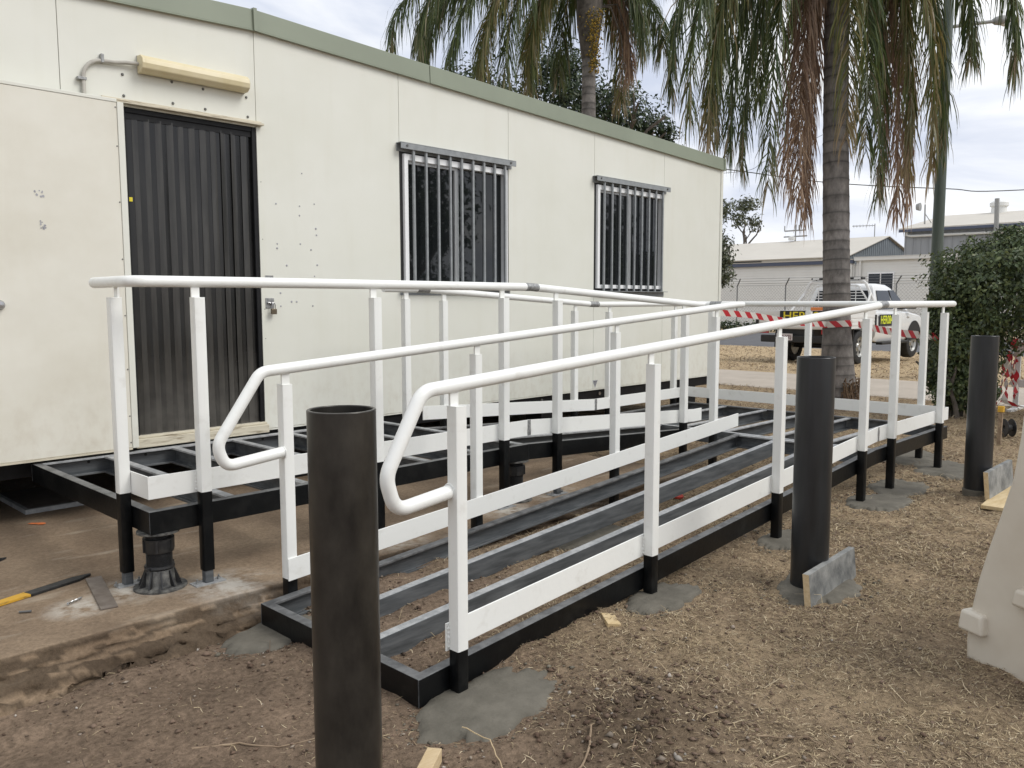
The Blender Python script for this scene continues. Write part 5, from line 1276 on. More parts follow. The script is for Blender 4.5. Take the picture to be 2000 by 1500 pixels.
tree('background_tree', (13.2, 10.7, -0.1), 4.6, 0.14, [(13.2, 10.6, 6.7, 0.9, 0.9, 0.8, 1), (13.8, 10.0, 6.4, 0.9, 0.8, 0.7, 1)], 2600, 0.12, GREEN, 32, 'thin leafy tree glimpsed between the left palm fronds above the roof')
tree('gum_tree', (25.25, 10.8, -0.25), 1.6, 0.12, [(25.42, 10.6, 3.1, 0.5, 0.5, 0.8, 2), (25.42, 10.6, 4.6, 0.45, 0.45, 0.4, 1), (25.35, 10.45, 2.3, 0.5, 0.5, 0.5, 1)], 2600, 0.13, GUM, 33, 'olive gum tree hard against the far corner of the site office')
tree('gum_tree', (78.0, 38.3, -0.3), 7.2, 0.20, [(78.2, 38.4, 11.3, 1.5, 1.5, 0.8, 2), (77.4, 38.8, 9.9, 0.9, 0.9, 0.95, 1), (78.8, 37.7, 9.4, 0.8, 0.8, 1.0, 1)], 1700, 0.30, GUM, 34, 'small flat-topped gum tree standing behind the gabled shed left of the palm', depth=1, L=2.4)
# leafy hedge shrub on the right
hd = empty('hedge_shrub', (8.55, -2.5, -0.02), 'dense dark green clipped shrub right of the green pole', 'shrub')
mb = MB(); rg = random.Random(21)
for k in range(7):
    a = rg.uniform(0, 6.28); p0 = Vector((8.50 + 0.12 * math.cos(a), -2.34 + 0.12 * math.sin(a), -0.1)); branch_tree(mb, p0, Vector((0.25 * math.cos(a) + 0.1, 0.25 * math.sin(a) + 0.05, 1)), 0.5, 0.03, 1, rg, 0.3)
mb.build('stems', M['bark'], hd, smooth=True)
HB = [(9.15, -3.25, 1.66, 1.0, 1.35, 0.42, 4.5), (8.75, -2.58, 1.38, 0.68, 0.58, 0.62, 3), (8.62, -2.30, 0.82, 0.46, 0.38, 0.60, 2.6), (8.55, -2.24, 1.15, 0.40, 0.33, 0.60, 1.4), (8.60, -2.30, 0.42, 0.36, 0.33, 0.34, 1.2)]
rq = random.Random(77)
for k in range(34):
    b_ = HB[rq.choice((0, 0, 1, 1, 2, 3, 4))]; th, ph = rq.uniform(0, 6.28), rq.uniform(-0.5, 1.4)
    HB.append((b_[0] + b_[3] * 1.02 * math.cos(th) * math.cos(ph), b_[1] + b_[4] * 1.02 * math.sin(th) * math.cos(ph), b_[2] + b_[5] * 1.04 * math.sin(ph), 0.10, 0.10, 0.12, 0.045))
o = leaf_cloud(HB, 42000, 0.052, [(0.080, 0.112, 0.050), (0.105, 0.142, 0.060), (0.060, 0.086, 0.040), (0.13, 0.16, 0.062)], 51, 'foliage', hd, shell=0.62)
o = leaf_cloud(HB, 2200, 0.055, [(0.11, 0.125, 0.03), (0.09, 0.11, 0.03)], 52, 'young_leaves', hd, shell=0.92)
# trees across the yard behind the camera (they show in the window glass)
for i, (x, y, s) in enumerate(((11.5, -11.0, 1.0), (17.0, -20.0, 1.35), (29.0, -19.0, 1.2))):
    lab = ('broad shade tree reflected in the nearer window', 'tall shade tree behind the camera reflected in the glass', 'shade tree behind the camera reflected in the farther window')[i]
    tree('shade_tree', (x, y, -0.1), 2.2 * s, 0.16 * s, [(x, y, 3.9 * s, 1.9 * s, 1.9 * s, 1.2 * s, 2), (x + 0.9 * s, y - 0.5, 3.0 * s, 1.3 * s, 1.3 * s, 0.8 * s, 1), (x - 1.1 * s, y + 0.4, 3.2 * s, 1.1 * s, 1.1 * s, 0.7 * s, 1)], 3800, 0.22 * s, GREEN, 70 + i, lab, depth=1)
for i in range(7):
    x, y = 20 + i * 6.5, -31 + i * 3.2
    t = empty('yard_bush', (x, y, -0.1), 'bush %s the far yard boundary behind the camera' % ('at the near end of', 'second along', 'third along', 'in the middle of', 'fifth along', 'sixth along', 'at the far end of')[i], 'bush', 'bushes along the yard boundary')
    mb = MB(); branch_tree(mb, (x, y, -0.2), (0, 0, 1), 1.2, 0.1, 1, rnd); mb.build('stems', M['bark'], t)
    leaf_cloud([(x, y, 1.5, 3.6, 2.2, 1.5 + 0.5 * math.sin(i * 2.1), 1)], 1500, 0.34, GREEN, 90 + i, 'foliage', t, shell=0.5)

# ------------------------------------------------------------------ hazard tape
def tape_mesh(name, pts, w, parent=None, tw=None, up0=None):
    """ribbon of width w through pts; tint stores metres along / across"""
    P = [Vector(q) for q in pts]; V, C, F = [], [], []
    s = 0.0
    for i, p in enumerate(P):
        if i: s += (p - P[i - 1]).length
        T = (P[min(i + 1, len(P) - 1)] - P[max(i - 1, 0)]).normalized()
        upv = Vector((0, 0, 1)) - T * T.z
        upv = upv.normalized() if upv.length > 0.2 else T.orthogonal().normalized()
        if tw: upv = Matrix.Rotation(tw[i], 3, T) @ upv
        for k in range(3):
            a = (k / 2 - 0.5)
            V.append(p + upv * w * a); C.append((s, a * w + 0.5, 0))
    for i in range(len(P) - 1):
        for k in range(2): F.append((i * 3 + k, i * 3 + 3 + k, i * 3 + 4 + k, i * 3 + 1 + k))
    return np_mesh(name, np.array([tuple(v) for v in V]), np.array(F), M['tape'], parent, np.array(C))
def smoothpath(pts, n):
    P = [Vector(q) for q in pts]; out = []
    for i in range(len(P) - 1):
        p0, p1, p2, p3 = P[max(i - 1, 0)], P[i], P[i + 1], P[min(i + 2, len(P) - 1)]
        for k in range(n):
            t = k / n
            out.append(0.5 * ((2 * p1) + (p2 - p0) * t + (2 * p0 - 5 * p1 + 4 * p2 - p3) * t * t + (3 * p1 - p0 - 3 * p2 + p3) * t ** 3))
    out.append(P[-1]); return out
tp = empty('barrier_tape', (9.5, -0.6, 0.9), 'red and white hazard tape strung from the office corner round the palm', 'tape')
tape_mesh('tape_span', smoothpath([(7.215, 0.10, 1.165), (7.9, -0.05, 1.12), (8.7, -0.25, 1.02), (9.36, -0.40, 0.985)], 8), 0.075, tp)
cxp, cyp, rp = 9.505, -0.455, 0.196
ring = [(cxp + rp * math.cos(a), cyp + rp * math.sin(a), 0.985 - 0.015 * math.sin(a)) for a in [2.2 + k / 30 * (2 * math.pi) for k in range(31)]]
tape_mesh('tape_wrap', ring, 0.085, tp)
tape_mesh('tape_span', smoothpath([(9.60, -0.705, 0.985), (9.35, -0.92, 0.965), (8.85, -1.42, 0.92), (8.40, -1.98, 0.90), (8.33, -2.06, 0.90)], 8), 0.085, tp, tw=None)
mb = MB(); tape_mesh('tape_tail', smoothpath([(8.33, -2.06, 0.90), (8.30, -2.10, 0.86), (8.34, -2.12, 0.80), (8.31, -2.14, 0.74)], 5), 0.06, tp)
# white rail barrier with tape bundle
wb_ = empty('rail_barrier', (9.62, -2.9, 0.0), 'white two-rail road barrier at the right edge behind the last bollard', 'barrier')
for z in (0.735, 0.315):
    mb = MB(); mb.box(9.60, 9.63, -4.6, -2.56, z - 0.045, z + 0.045); mb.build('rail', M['whiteb'], wb_, bevel=0.004)
for y in (-2.60, -4.4):
    mb = MB(); mb.box(9.635, 9.675, y - 0.03, y + 0.03, -0.05, 0.86); mb.build('post', M['whiteb'], wb_, bevel=0.004)
    mb = MB(); mb.box(9.35, 9.95, y - 0.03, y + 0.03, -0.045, 0.02); mb.build('foot', M['whiteb'], wb_, bevel=0.004)
tb = empty('tape_bundle', (9.5, -2.55, 0.0), 'bunched red and white tape hanging on the white rail barrier', 'tape')
rg = random.Random(12)
for k, (y0, y1, z0, z1) in enumerate(((-2.58, -2.50, 0.84, 0.08), (-2.60, -2.64, 0.84, 0.12), (-2.54, -2.42, 0.70, -0.02), (-2.62, -2.58, 0.80, 0.30))):
    n_ = 14; tape_mesh('tape_strand', [(9.52 - 0.02 * k + 0.015 * math.sin(q * 1.3 + k), y0 + (y1 - y0) * q / n_ + 0.012 * math.sin(q * 0.9 + k * 2), z0 + (z1 - z0) * q / n_) for q in range(n_ + 1)], 0.07, tb, [0.3 * math.sin(q * 0.7 + k) for q in range(n_ + 1)])
tape_mesh('tape_strand', smoothpath([(9.5, -2.62, 0.82), (9.4, -2.5, 0.86), (9.2, -2.3, 0.93), (9.0, -2.05, 0.95), (8.8, -1.95, 0.92)], 6), 0.06, tb, [0.5 * math.sin(q) for q in range(25)])
tape_mesh('tape_strand', smoothpath([(9.5, -2.60, 0.80), (9.45, -3.0, 0.78), (9.45, -3.5, 0.80), (9.5, -4.2, 0.78)], 6), 0.06, tb, [0.6 + 0.4 * math.sin(q) for q in range(19)])
tape_mesh('tape_strand', smoothpath([(9.3, -2.45, 0.16), (9.2, -2.7, 0.10), (9.15, -3.1, 0.04), (9.1, -3.7, 0.02)], 6), 0.06, tb, [0.9 + 0.4 * math.sin(q) for q in range(19)])
# survey peg and cable reel
pg = empty('survey_peg', (6.76, -3.14, 0.0), 'yellow-topped timber survey peg behind the farthest bollard', 'peg')
mb = MB(); Mx = Matrix.Translation((6.76, -3.14, 0)) @ Matrix.Rotation(0.06, 4, 'Y'); mb.box(-0.016, 0.016, -0.016, 0.016, -0.1, 0.29, Mx); mb.build('stake', M['twig'], pg, bevel=0.002)
mb = MB(); mb.box(-0.022, 0.022, -0.024, 0.024, 0.2905, 0.345, Mx); mb.build('cap', M['yellow'], pg, bevel=0.003)
rl = empty('tape_reel', (7.35, -3.07, 0.0), 'small black empty reel on the ground beside the yellow peg', 'reel')
Mx = Matrix.Translation((7.35, -3.07, 0.075)) @ Matrix.Rotation(0.7, 4, 'Z')
for s in (-1, 1):
    mb = MB(); mb.lathe([(0.028, 0), (0.085, 0.0), (0.088, 0.004), (0.085, 0.008), (0.028, 0.008)], (0, s * 0.035 - 0.004, 0), 24, axis='y', cap=False)
    mb.v = [tuple(Mx @ Vector(v)) for v in mb.v]; mb.build('flange', M['plastic'], rl, smooth=True)
mb = MB(); mb.lathe([(0.03, -0.03), (0.03, 0.03)], (0, 0, 0), 18, axis='y', cap=False); mb.v = [tuple(Mx @ Vector(v)) for v in mb.v]; mb.build('hub', M['plasticd'], rl, smooth=True)
# pale block by the footpath edge
# ------------------------------------------------------------------ street light
sl = empty('street_light', (13.25, -0.50, -0.05), 'tall dark green street light pole with a grey lamp on a side arm', 'street light')
mb = MB(); mb.lathe([(0.098, -0.2), (0.096, 0.5), (0.092, 2.0), (0.084, 4.0), (0.075, 7.2), (0.05, 7.25), (0, 7.25)], (13.40, -0.47, 0.0), 20, cap=False); mb.build('pole', M['pole'], sl, smooth=True)
mb = MB(); mb.tube([(13.46, -0.53, 5.75), (13.7, -0.75, 5.80), (13.95, -1.0, 5.84)], 0.028, 10); mb.build('arm', M['greylamp'], sl, smooth=True)
mb = MB(); A = Vector((13.93, -0.98, 5.84)); d = Vector((0.72, -0.72, 0.12)).normalized(); mb.tube([A, A + d * 0.06, A + d * 0.16, A + d * 0.27, A + d * 0.34], [0.03, 0.065, 0.078, 0.062, 0.02], 12); mb.build('lamp_head', M['greylamp'], sl, smooth=True)
mb = MB(); mb.tube([A + d * 0.10 - Vector((0, 0, 0.035)), A + d * 0.20 - Vector((0, 0, 0.06)), A + d * 0.28 - Vector((0, 0, 0.04))], [0.02, 0.045, 0.02], 10); mb.build('lens', M['whiteb'], sl, smooth=True)
# overhead cables
mb = MB(); mb.tube(smoothpath([(9.8, 12.6, 6.0), (13.2, 8.9, 5.05), (16.51, 5.35, 4.45), (18.23, 3.52, 4.12), (20.19, 1.48, 3.97), (21.46, 0.16, 3.94), (27, -6, 4.4)], 8), 0.011, 6); tag(mb.build('power_cable', M['wire']), 'dark overhead cable sagging behind the palm and pole', 'cable')
mb = MB(); mb.tube(smoothpath([(16.0, 12.0, 4.9), (21.96, 8.5, 5.27), (22.94, 7.55, 5.68), (24.4, 6.2, 6.6), (27, 4, 8.5)], 8), 0.007, 5); tag(mb.build('thin_cable', M['wire']), 'thin cable rising behind the hanging fronds beside the office corner', 'cable')

# ------------------------------------------------------------------ parked utility truck
UZ = float(gz(17.2, 3.15)) + 0.005
ute = empty('utility_truck', (17.25, 3.13, UZ), 'white dual cab utility truck with a tray parked beyond the palm', 'truck', rz=-0.03)
ute['_abs'] = 0
def loft(secs):
    """secs: list of closed rings with equal counts"""
    mb = MB(); n_ = len(secs[0]); vs = [p for s in secs for p in s]; fs = []
    for i in range(len(secs) - 1):
        for k in range(n_): fs.append((i * n_ + k, i * n_ + (k + 1) % n_, (i + 1) * n_ + (k + 1) % n_, (i + 1) * n_ + k))
    fs += [tuple(range(n_ - 1, -1, -1)), tuple((len(secs) - 1) * n_ + k for k in range(n_))]
    mb.add(vs, fs); return mb
def ring_low(x, zb, zt, hw, ht):
    return [(x, -hw * 0.93, zb), (x, -hw, zb + 0.12), (x, -hw, zt - 0.22), (x, -hw * 0.97, zt - 0.05), (x, -ht, zt), (x, ht, zt), (x, hw * 0.97, zt - 0.05), (x, hw, zt - 0.22), (x, hw, zb + 0.12), (x, hw * 0.93, zb)]
mb = loft([ring_low(0.80, 0.50, 1.18, 0.88, 0.80), ring_low(0.95, 0.46, 1.20, 0.90, 0.82), ring_low(2.0, 0.46, 1.19, 0.905, 0.82), ring_low(2.75, 0.46, 1.17, 0.905, 0.80), ring_low(3.0, 0.50, 1.14, 0.90, 0.78), ring_low(3.5, 0.55, 1.09, 0.90, 0.74), ring_low(3.85, 0.50, 1.00, 0.86, 0.66), ring_low(3.98, 0.50, 0.90, 0.78, 0.6)])
body = mb.build('body', M['whitep'], ute, smooth=True, ang=35, bevel=0.01)
def ring_cab(x0, x1, z, hw): return (x0, x1, z, hw)
def cab():
    mb = MB()
    lv = [(0.86, 2.98, 1.185, 0.84), (0.93, 2.62, 1.45, 0.77), (1.02, 2.22, 1.72, 0.69), (1.10, 2.05, 1.80, 0.62), (1.3, 1.9, 1.825, 0.5)]
    vs, fs = [], []
    for xa, xb, z, hw in lv:
        vs += [(xa, -hw, z), ((xa + xb) / 2, -hw - 0.015, z), (xb - 0.06, -hw + 0.05, z), (xb, 0, z + 0.01), (xb - 0.06, hw - 0.05, z), ((xa + xb) / 2, hw + 0.015, z), (xa, hw, z)]
    for i in range(len(lv) - 1):
        for k in range(7): fs.append((i * 7 + k, i * 7 + (k + 1) % 7, (i + 1) * 7 + (k + 1) % 7, (i + 1) * 7 + k))
    fs.append(tuple((len(lv) - 1) * 7 + k for k in range(7)))
    mb.add(vs, fs); return mb.build('cab', M['whitep'], ute, smooth=True, ang=40)
cabo = cab()
def yside(z): return 0.855 - (z - 1.185) * 0.285
for s in (-1, 1):
    for q, nm in (([(1.02, 1.22), (1.86, 1.22), (1.80, 1.66), (1.14, 1.66)], 'rear_door_glass'), ([(1.93, 1.22), (2.74, 1.22), (2.14, 1.67), (1.88, 1.67)], 'front_door_glass')):
        mb = MB(); mb.add([(x, s * (yside(z) + 0.012), z) for x, z in q] + [(x, s * (yside(z) - 0.02), z) for x, z in q], [(0, 1, 2, 3), (0, 1, 5, 4), (1, 2, 6, 5), (2, 3, 7, 6), (3, 0, 4, 7)])
        mb.build(nm, M['darkglass'], cabo)
    mb = MB(); mb.box(2.66, 2.80, *sorted((s * 0.86, s * 1.06)), 1.22, 1.40); mb.build('wing_mirror', M['blackp'], ute, bevel=0.03, seg=3)
    for xh in (1.72, 2.62):
        mb = MB(); mb.box(xh, xh + 0.16, *sorted((s * 0.905, s * 0.925)), 1.02, 1.05); mb.build('door_handle', M['whiteb'], body)
    mb = MB(); mb.box(1.88, 1.893, *sorted((s * 0.9045, s * 0.9075)), 0.56, 1.16); mb.build('door_gap', M['darkgap'], body)
    mb = MB(); mb.box(0.95, 2.55, *sorted((s * 0.84, s * 0.99)), 0.40, 0.46); mb.build('side_step', M['blackp'], ute, bevel=0.01)
    mb = MB(); n_ = 16; arc = [(3.085 + 0.46 * math.cos(math.pi * k / n_), 0.46 + 0.47 * math.sin(math.pi * k / n_)) for k in range(n_ + 1)]
    mb.add([(x, s * 0.912, z) for x, z in arc], [tuple(range(n_ + 1))]); mb.build('wheel_arch', M['blackp'], body, recalc=False)
    mb = MB(); mb.box(3.72, 3.95, *sorted((s * 0.60, s * 0.86)), 0.80, 0.96); mb.build('headlight', M['chrome'], body, bevel=0.03)
mb = MB(); mb.add([(2.93, -0.66, 1.22), (2.985, 0, 1.22), (2.93, 0.66, 1.22), (2.20, 0.54, 1.71), (2.25, 0, 1.71), (2.20, -0.54, 1.71)], [(0, 1, 4, 5), (1, 2, 3, 4)]); mb.build('windscreen', M['darkglass'], cabo)
mb = MB(); mb.add([(0.868, -0.70, 1.24), (0.868, 0.70, 1.24), (0.985, 0.60, 1.66), (0.985, -0.60, 1.66)], [(0, 1, 2, 3)]); mb.build('rear_glass', M['darkglass'], cabo)
mb = MB(); mb.box(3.0, 3.55, -0.62, 0.62, 1.125, 1.128, Matrix.Translation((0, 0, 0.10)) @ Matrix.Rotation(0.06, 4, 'Y')); mb.build('bonnet_strip', M['signlime'], ute)
# wheels
def wheel(x, y, s):
    mb = MB(); r = 0.385
    mb.lathe([(0.23, -0.12), (0.33, -0.13), (0.372, -0.11), (r, -0.07), (r, 0.07), (0.372, 0.11), (0.33, 0.13), (0.23, 0.12)], (x, y, r), 32, axis='y', cap=False); t = mb.build('tyre', M['rubber'], ute, smooth=True)
    mb = MB(); mb.lathe([(0.0, s * 0.085), (0.07, s * 0.095), (0.09, s * 0.07), (0.2, s * 0.075), (0.225, s * 0.115), (0.232, s * 0.115), (0.232, -s * 0.1), (0.0, -s * 0.1)], (x, y, r), 24, axis='y', cap=False); rm = mb.build('rim', M['rim'], t, smooth=True)
    mb = MB()
    for k in range(6):
        a = k * math.pi / 3; mb.lathe([(0, 0), (0.03, 0), (0.03, 0.004), (0, 0.004)], (x + 0.14 * math.cos(a), y + s * 0.0755 - (0.004 if s < 0 else 0), r + 0.14 * math.sin(a)), 10, axis='y', cap=False)
    mb.build('rim_holes', M['blackp'], t)['kind'] = 'stuff'
for x in (0.0, 3.085):
    for s in (-1, 1): wheel(x, s * 0.77, s)
# tray
mb = MB(); mb.box(-1.35, 0.72, -0.92, 0.92, 0.80, 0.86); tray = mb.build('tray_floor', M['whiteb'], ute, bevel=0.004)
for s in (-1, 1):
    mb = MB(); mb.box(-1.32, 0.70, *sorted((s * 0.90, s * 0.925)), 0.80 + 0.0605, 1.20)
    for k in range(3): mb.box(-1.32, 0.70, *sorted((s * 0.9255, s * 0.932)), 0.875 + 0.08 * k, 0.925 + 0.08 * k)
    mb.build('side_board', M['whiteb'], tray, bevel=0.003)
    for x in (-1.34, 0.66):
        mb = MB(); mb.box(x - 0.02, x + 0.04, *sorted((s * 0.932, s * 0.95)), 0.84, 1.10); mb.build('latch', M['blackp'], tray)
    mb = MB(); mb.box(-0.46, 0.46, *sorted((s * 0.60, s * 0.93)), 0.79, 0.797); mb.hexa([(-0.52, s * 0.62, 0.34), (-0.50, s * 0.62, 0.34), (-0.50, s * 0.93, 0.34), (-0.52, s * 0.93, 0.34)], [(-0.47, s * 0.62, 0.79), (-0.45, s * 0.62, 0.79), (-0.45, s * 0.93, 0.79), (-0.47, s * 0.93, 0.79)]); mb.build('mudguard', M['blackp'], ute)
    mb = MB(); mb.box(-1.375, -1.351, *sorted((s * 0.62, s * 0.88)), 0.70, 0.795); mb.build('tail_light', M['red'], ute)
    mb = MB(); mb.box(-1.376, -1.372, *sorted((s * 0.80, s * 0.87)), 0.705, 0.79); mb.build('indicator', M['amber'], ute)
mb = MB(); mb.box(-1.375, -1.352, -0.925, 0.925, 0.82, 1.21); 
for k in range(4): mb.box(-1.382, -1.3755, -0.90, 0.90, 0.84 + 0.092 * k, 0.905 + 0.092 * k)
gate = mb.build('tail_board', M['whiteb'], tray, bevel=0.003)
for y in (-0.90, 0.86):
    mb = MB(); mb.box(-1.40, -1.3825, y, y + 0.05, 0.90, 1.13); mb.build('tail_latch', M['blackp'], gate)
mb = MB(); mb.box(-1.30, 0.7, -0.42, 0.42, 0.52, 0.795); mb.build('underbody', M['blackp'], ute)
mb = MB(); mb.box(-1.40, -1.32, -0.80, 0.80, 0.50, 0.66); mb.build('rear_bumper', M['blackp'], ute, bevel=0.02)
for xa in (0.0, 3.085):
    mb = MB(); mb.tube([(xa, -0.7, 0.385), (xa, 0.7, 0.385)], 0.06, 10); mb.build('axle', M['blackp'], ute)
# head board rack
HX = 0.66
mb = MB(); mb.tube(fillet([(HX, -0.88, 0.86), (HX, -0.86, 1.45), (HX, -0.66, 1.87), (HX, 0.66, 1.87), (HX, 0.86, 1.45), (HX, 0.88, 0.86)], 0.14), 0.032, 12); rack = mb.build('head_rack', M['whiteb'], ute, smooth=True)
for s in (-1, 1):
    mb = MB(); mb.tube([(HX, s * 0.80, 1.60), (0.10, s * 0.90, 1.115)], 0.025, 10); mb.build('brace', M['whiteb'], rack, smooth=True)
    mb = MB(); mb.tube(fillet([(HX, s * 0.74, 0.9), (HX, s * 0.72, 1.45), (HX, s * 0.50, 1.78), (HX, s * 0.02, 1.78)], 0.12), 0.02, 8); mb.build('inner_loop', M['whiteb'], rack, smooth=True)
for k in range(9):
    z = 1.20 + 0.068 * k; hw = 0.71 if z < 1.5 else 0.71 - (z - 1.5) * 0.6
    mb = MB(); mb.box(HX - 0.006, HX + 0.006, -hw, hw, z - 0.008, z + 0.008); mb.build('rack_bar', M['whiteb'], rack)
for y in (-0.45, -0.15, 0.15, 0.45):
    mb = MB(); mb.box(HX + 0.0065, HX + 0.016, y - 0.008, y + 0.008, 1.12, 1.78); mb.build('rack_upright', M['whiteb'], rack)
mb = MB(); mb.box(HX - 0.05, HX + 0.12, -0.62, 0.62, 1.915, 1.965); mb.build('light_bar', M['blackp'], ute, bevel=0.01)
for s in (-1, 1):
    mb = MB(); mb.box(HX - 0.055, HX - 0.0505, *sorted((s * 0.42, s * 0.58)), 1.92, 1.96); mb.build('light_bar_lens', M['whiteb'], ute)
    mb = MB(); mb.box(HX - 0.01, HX + 0.01, *sorted((s * 0.5, s * 0.52)), 1.90, 1.9145); mb.build('light_bar_foot', M['blackp'], ute)
mb = MB(); mb.box(0.2, 0.42, 0.12, 0.42, 0.861, 1.27); mb.build('load_box', M['amber'], ute, bevel=0.01)
# identification boards and number plate
def text_part(name, txt, size, M4, m, parent, ext=0.001):
    cu = bpy.data.curves.new(name, 'FONT'); cu.body = txt; cu.size = size; cu.align_x = 'CENTER'; cu.align_y = 'CENTER'; cu.extrude = ext; cu.offset = size * 0.012
    tmp = bpy.data.objects.new(name, cu); COL.objects.link(tmp)
    dg = bpy.context.evaluated_depsgraph_get(); me = bpy.data.meshes.new_from_object(tmp.evaluated_get(dg))
    bpy.data.objects.remove(tmp); me.materials.clear(); me.materials.append(m)
    me.transform(M4); o = bpy.data.objects.new(name, me); COL.objects.link(o); o.parent = parent; return o
# rear: facing -x (reading direction towards -y when seen from behind)
Mr = Matrix(((0, 0, -1, 0), (-1, 0, 0, 0), (0, 1, 0, 0), (0, 0, 0, 1)))
mb = MB(); mb.box(-1.398, -1.383, -0.80, 0.34, 0.965, 1.205); sg = mb.build('rear_sign', M['signblk'], ute)
text_part('sign_lettering', 'HER084', 0.245, Matrix.Translation((-1.3995, -0.23, 1.085)) @ Mr @ Matrix.Diagonal((1.22, 1, 1, 1)), M['signyel'], sg)
# right side door: facing -y, reading direction +x
Msd = Matrix(((1, 0, 0, 0), (0, 0, -1, 0), (0, 1, 0, 0), (0, 0, 0, 1)))
mb = MB(); mb.box(0.92, 1.74, -0.922, -0.914, 0.83, 1.10); sg2 = mb.build('door_sign', M['signblk'], ute)
text_part('sign_lettering', 'HER084', 0.195, Matrix.Translation((1.33, -0.9235, 0.965)) @ Msd @ Matrix.Diagonal((1.06, 1.40, 1, 1)), M['signlime'], sg2)
mb = MB(); mb.box(-1.416, -1.4005, 0.02, 0.40, 0.55, 0.70); npz = mb.build('number_plate', M['plate'], ute, bevel=0.003)
text_part('plate_lettering', '292·XEJ', 0.105, Matrix.Translation((-1.4172, 0.21, 0.625)) @ Mr, M['maroon'], npz)

# ------------------------------------------------------------------ buildings across the road
GB = -0.25
wbld = empty('weatherboard_building', (45.0, 15.0, GB), 'long white weatherboard building with navy gutter across the road', 'building')
def wb_mat():
    m = bpy.data.materials.new('white_weatherboards'); m.use_nodes = True
    n, l = m.node_tree.nodes, m.node_tree.links; b = n['Principled BSDF']; b.inputs['Base Color'].default_value = (0.66, 0.65, 0.60, 1); b.inputs['Roughness'].default_value = 0.55
    tc = n.new('ShaderNodeTexCoord'); sx = n.new('ShaderNodeSeparateXYZ'); l.new(tc.outputs['Object'], sx.inputs['Vector'])
    d = n.new('ShaderNodeMath'); d.operation = 'DIVIDE'; d.inputs[1].default_value = 0.15; l.new(sx.outputs['Z'], d.inputs[0])
    f = n.new('ShaderNodeMath'); f.operation = 'FRACT'; l.new(d.outputs[0], f.inputs[0])
    bp = n.new('ShaderNodeBump'); bp.inputs['Strength'].default_value = 0.8; bp.inputs['Distance'].default_value = 0.02; bp.invert = True; l.new(f.outputs[0], bp.inputs['Height']); l.new(bp.outputs['Normal'], b.inputs['Normal'])
    return m
M['wboard'] = wb_mat()
def lapped(mb, x, y0, y1, z0, z1, h=0.15):      # lapped boards facing -x
    z = z0
    while z < z1 - 0.01:
        t = min(z + h, z1)
        mb.hexa([(x - 0.022, y0, z), (x + 0.05, y0, z), (x + 0.05, y1, z), (x - 0.022, y1, z)], [(x - 0.004, y0, t), (x + 0.05, y0, t), (x + 0.05, y1, t), (x - 0.004, y1, t)]); z += h
mb = MB(); lapped(mb, 45.0, 13.6, 42, GB - 0.1, 3.36); o = mb.build('wall', M['pvcw'], wbld)
mb = MB(); lapped(mb, 45.0, 5.5, 13.5, GB - 0.1, 3.50); mb.build('wall', M['pvcw'], wbld)
mb = MB(); mb.box(45.06, 54, 5.6, 42, GB - 0.1, 3.3); mb.build('inner_shell', M['pvcw'], wbld)
mb = MB(); mb.box(44.80, 45.0, 13.62, 42.3, 3.362, 3.56); mb.build('gutter', M['navy'], wbld)
mb = MB(); mb.hexa([(44.78, 13.6, 3.565), (54, 13.6, 3.9), (54, 42.3, 3.9), (44.78, 42.3, 3.565)], [(44.78, 13.6, 3.60), (54, 13.6, 3.93), (54, 42.3, 3.93), (44.78, 42.3, 3.60)]); mb.build('roof', M['roofcream'], wbld)
mb = MB(); mb.box(44.82, 45.0, 5.3, 13.58, 3.505, 3.68); mb.hexa([(44.80, 5.3, 3.685), (54, 5.3, 4.0), (54, 13.58, 4.0), (44.80, 13.58, 3.685)], [(44.80, 5.3, 3.71), (54, 5.3, 4.03), (54, 13.58, 4.03), (44.80, 13.58, 3.71)]); mb.build('parapet', M['pvcw'], wbld)
for y in (13.25, 13.75):
    mb = MB(); mb.tube([(44.9, y, GB), (44.9, y, 3.5)], 0.06, 8); mb.build('downpipe', M['pvcw'], wbld, smooth=True)
mb = MB(); mb.box(44.93, 44.972, 11.44, 12.86, 1.74, 2.84); wf = mb.build('window', M['alu'], wbld)
for y0, y1 in ((11.51, 12.12), (12.18, 12.79)):
    mb = MB(); mb.box(44.92, 44.9295, y0, y1, 1.81, 2.77); mb.build('pane', M['darkglass'], wf)
sh1 = empty('gabled_shed', (60, 30, GB), 'cream roofed shed with a blue grey gable behind the weatherboard building', 'building')
def ribbed(mb, p0, p1, z0, z1, nrm, step=0.4):
    p0, p1 = Vector(p0), Vector(p1); d = p1 - p0; L = d.length; d.normalize(); n_ = Vector(nrm); k = 0.0
    z1f = z1 if callable(z1) else (lambda t: z1)
    mb.add([p0 + Vector((0, 0, z0)), p1 + Vector((0, 0, z0)), p1 + Vector((0, 0, z1f(L))), p0 + Vector((0, 0, z1f(0)))], [(0, 1, 2, 3)])
    while k < L - 0.1:
        a, b_ = p0 + d * k, p0 + d * (k + 0.08); e_ = n_ * 0.035
        mb.add([a + Vector((0, 0, z0)), a + e_ + Vector((0, 0, z0)), b_ + e_ + Vector((0, 0, z0)), b_ + Vector((0, 0, z0)), a + Vector((0, 0, z1f(k))), a + e_ + Vector((0, 0, z1f(k))), b_ + e_ + Vector((0, 0, z1f(k + .08))), b_ + Vector((0, 0, z1f(k + .08)))], [(0, 1, 5, 4), (1, 2, 6, 5), (2, 3, 7, 6)]); k += step
gtop = lambda t: 4.55 + (6.35 - 4.55) * (t / 7.65 if t <= 7.65 else 2 - t / 7.65)
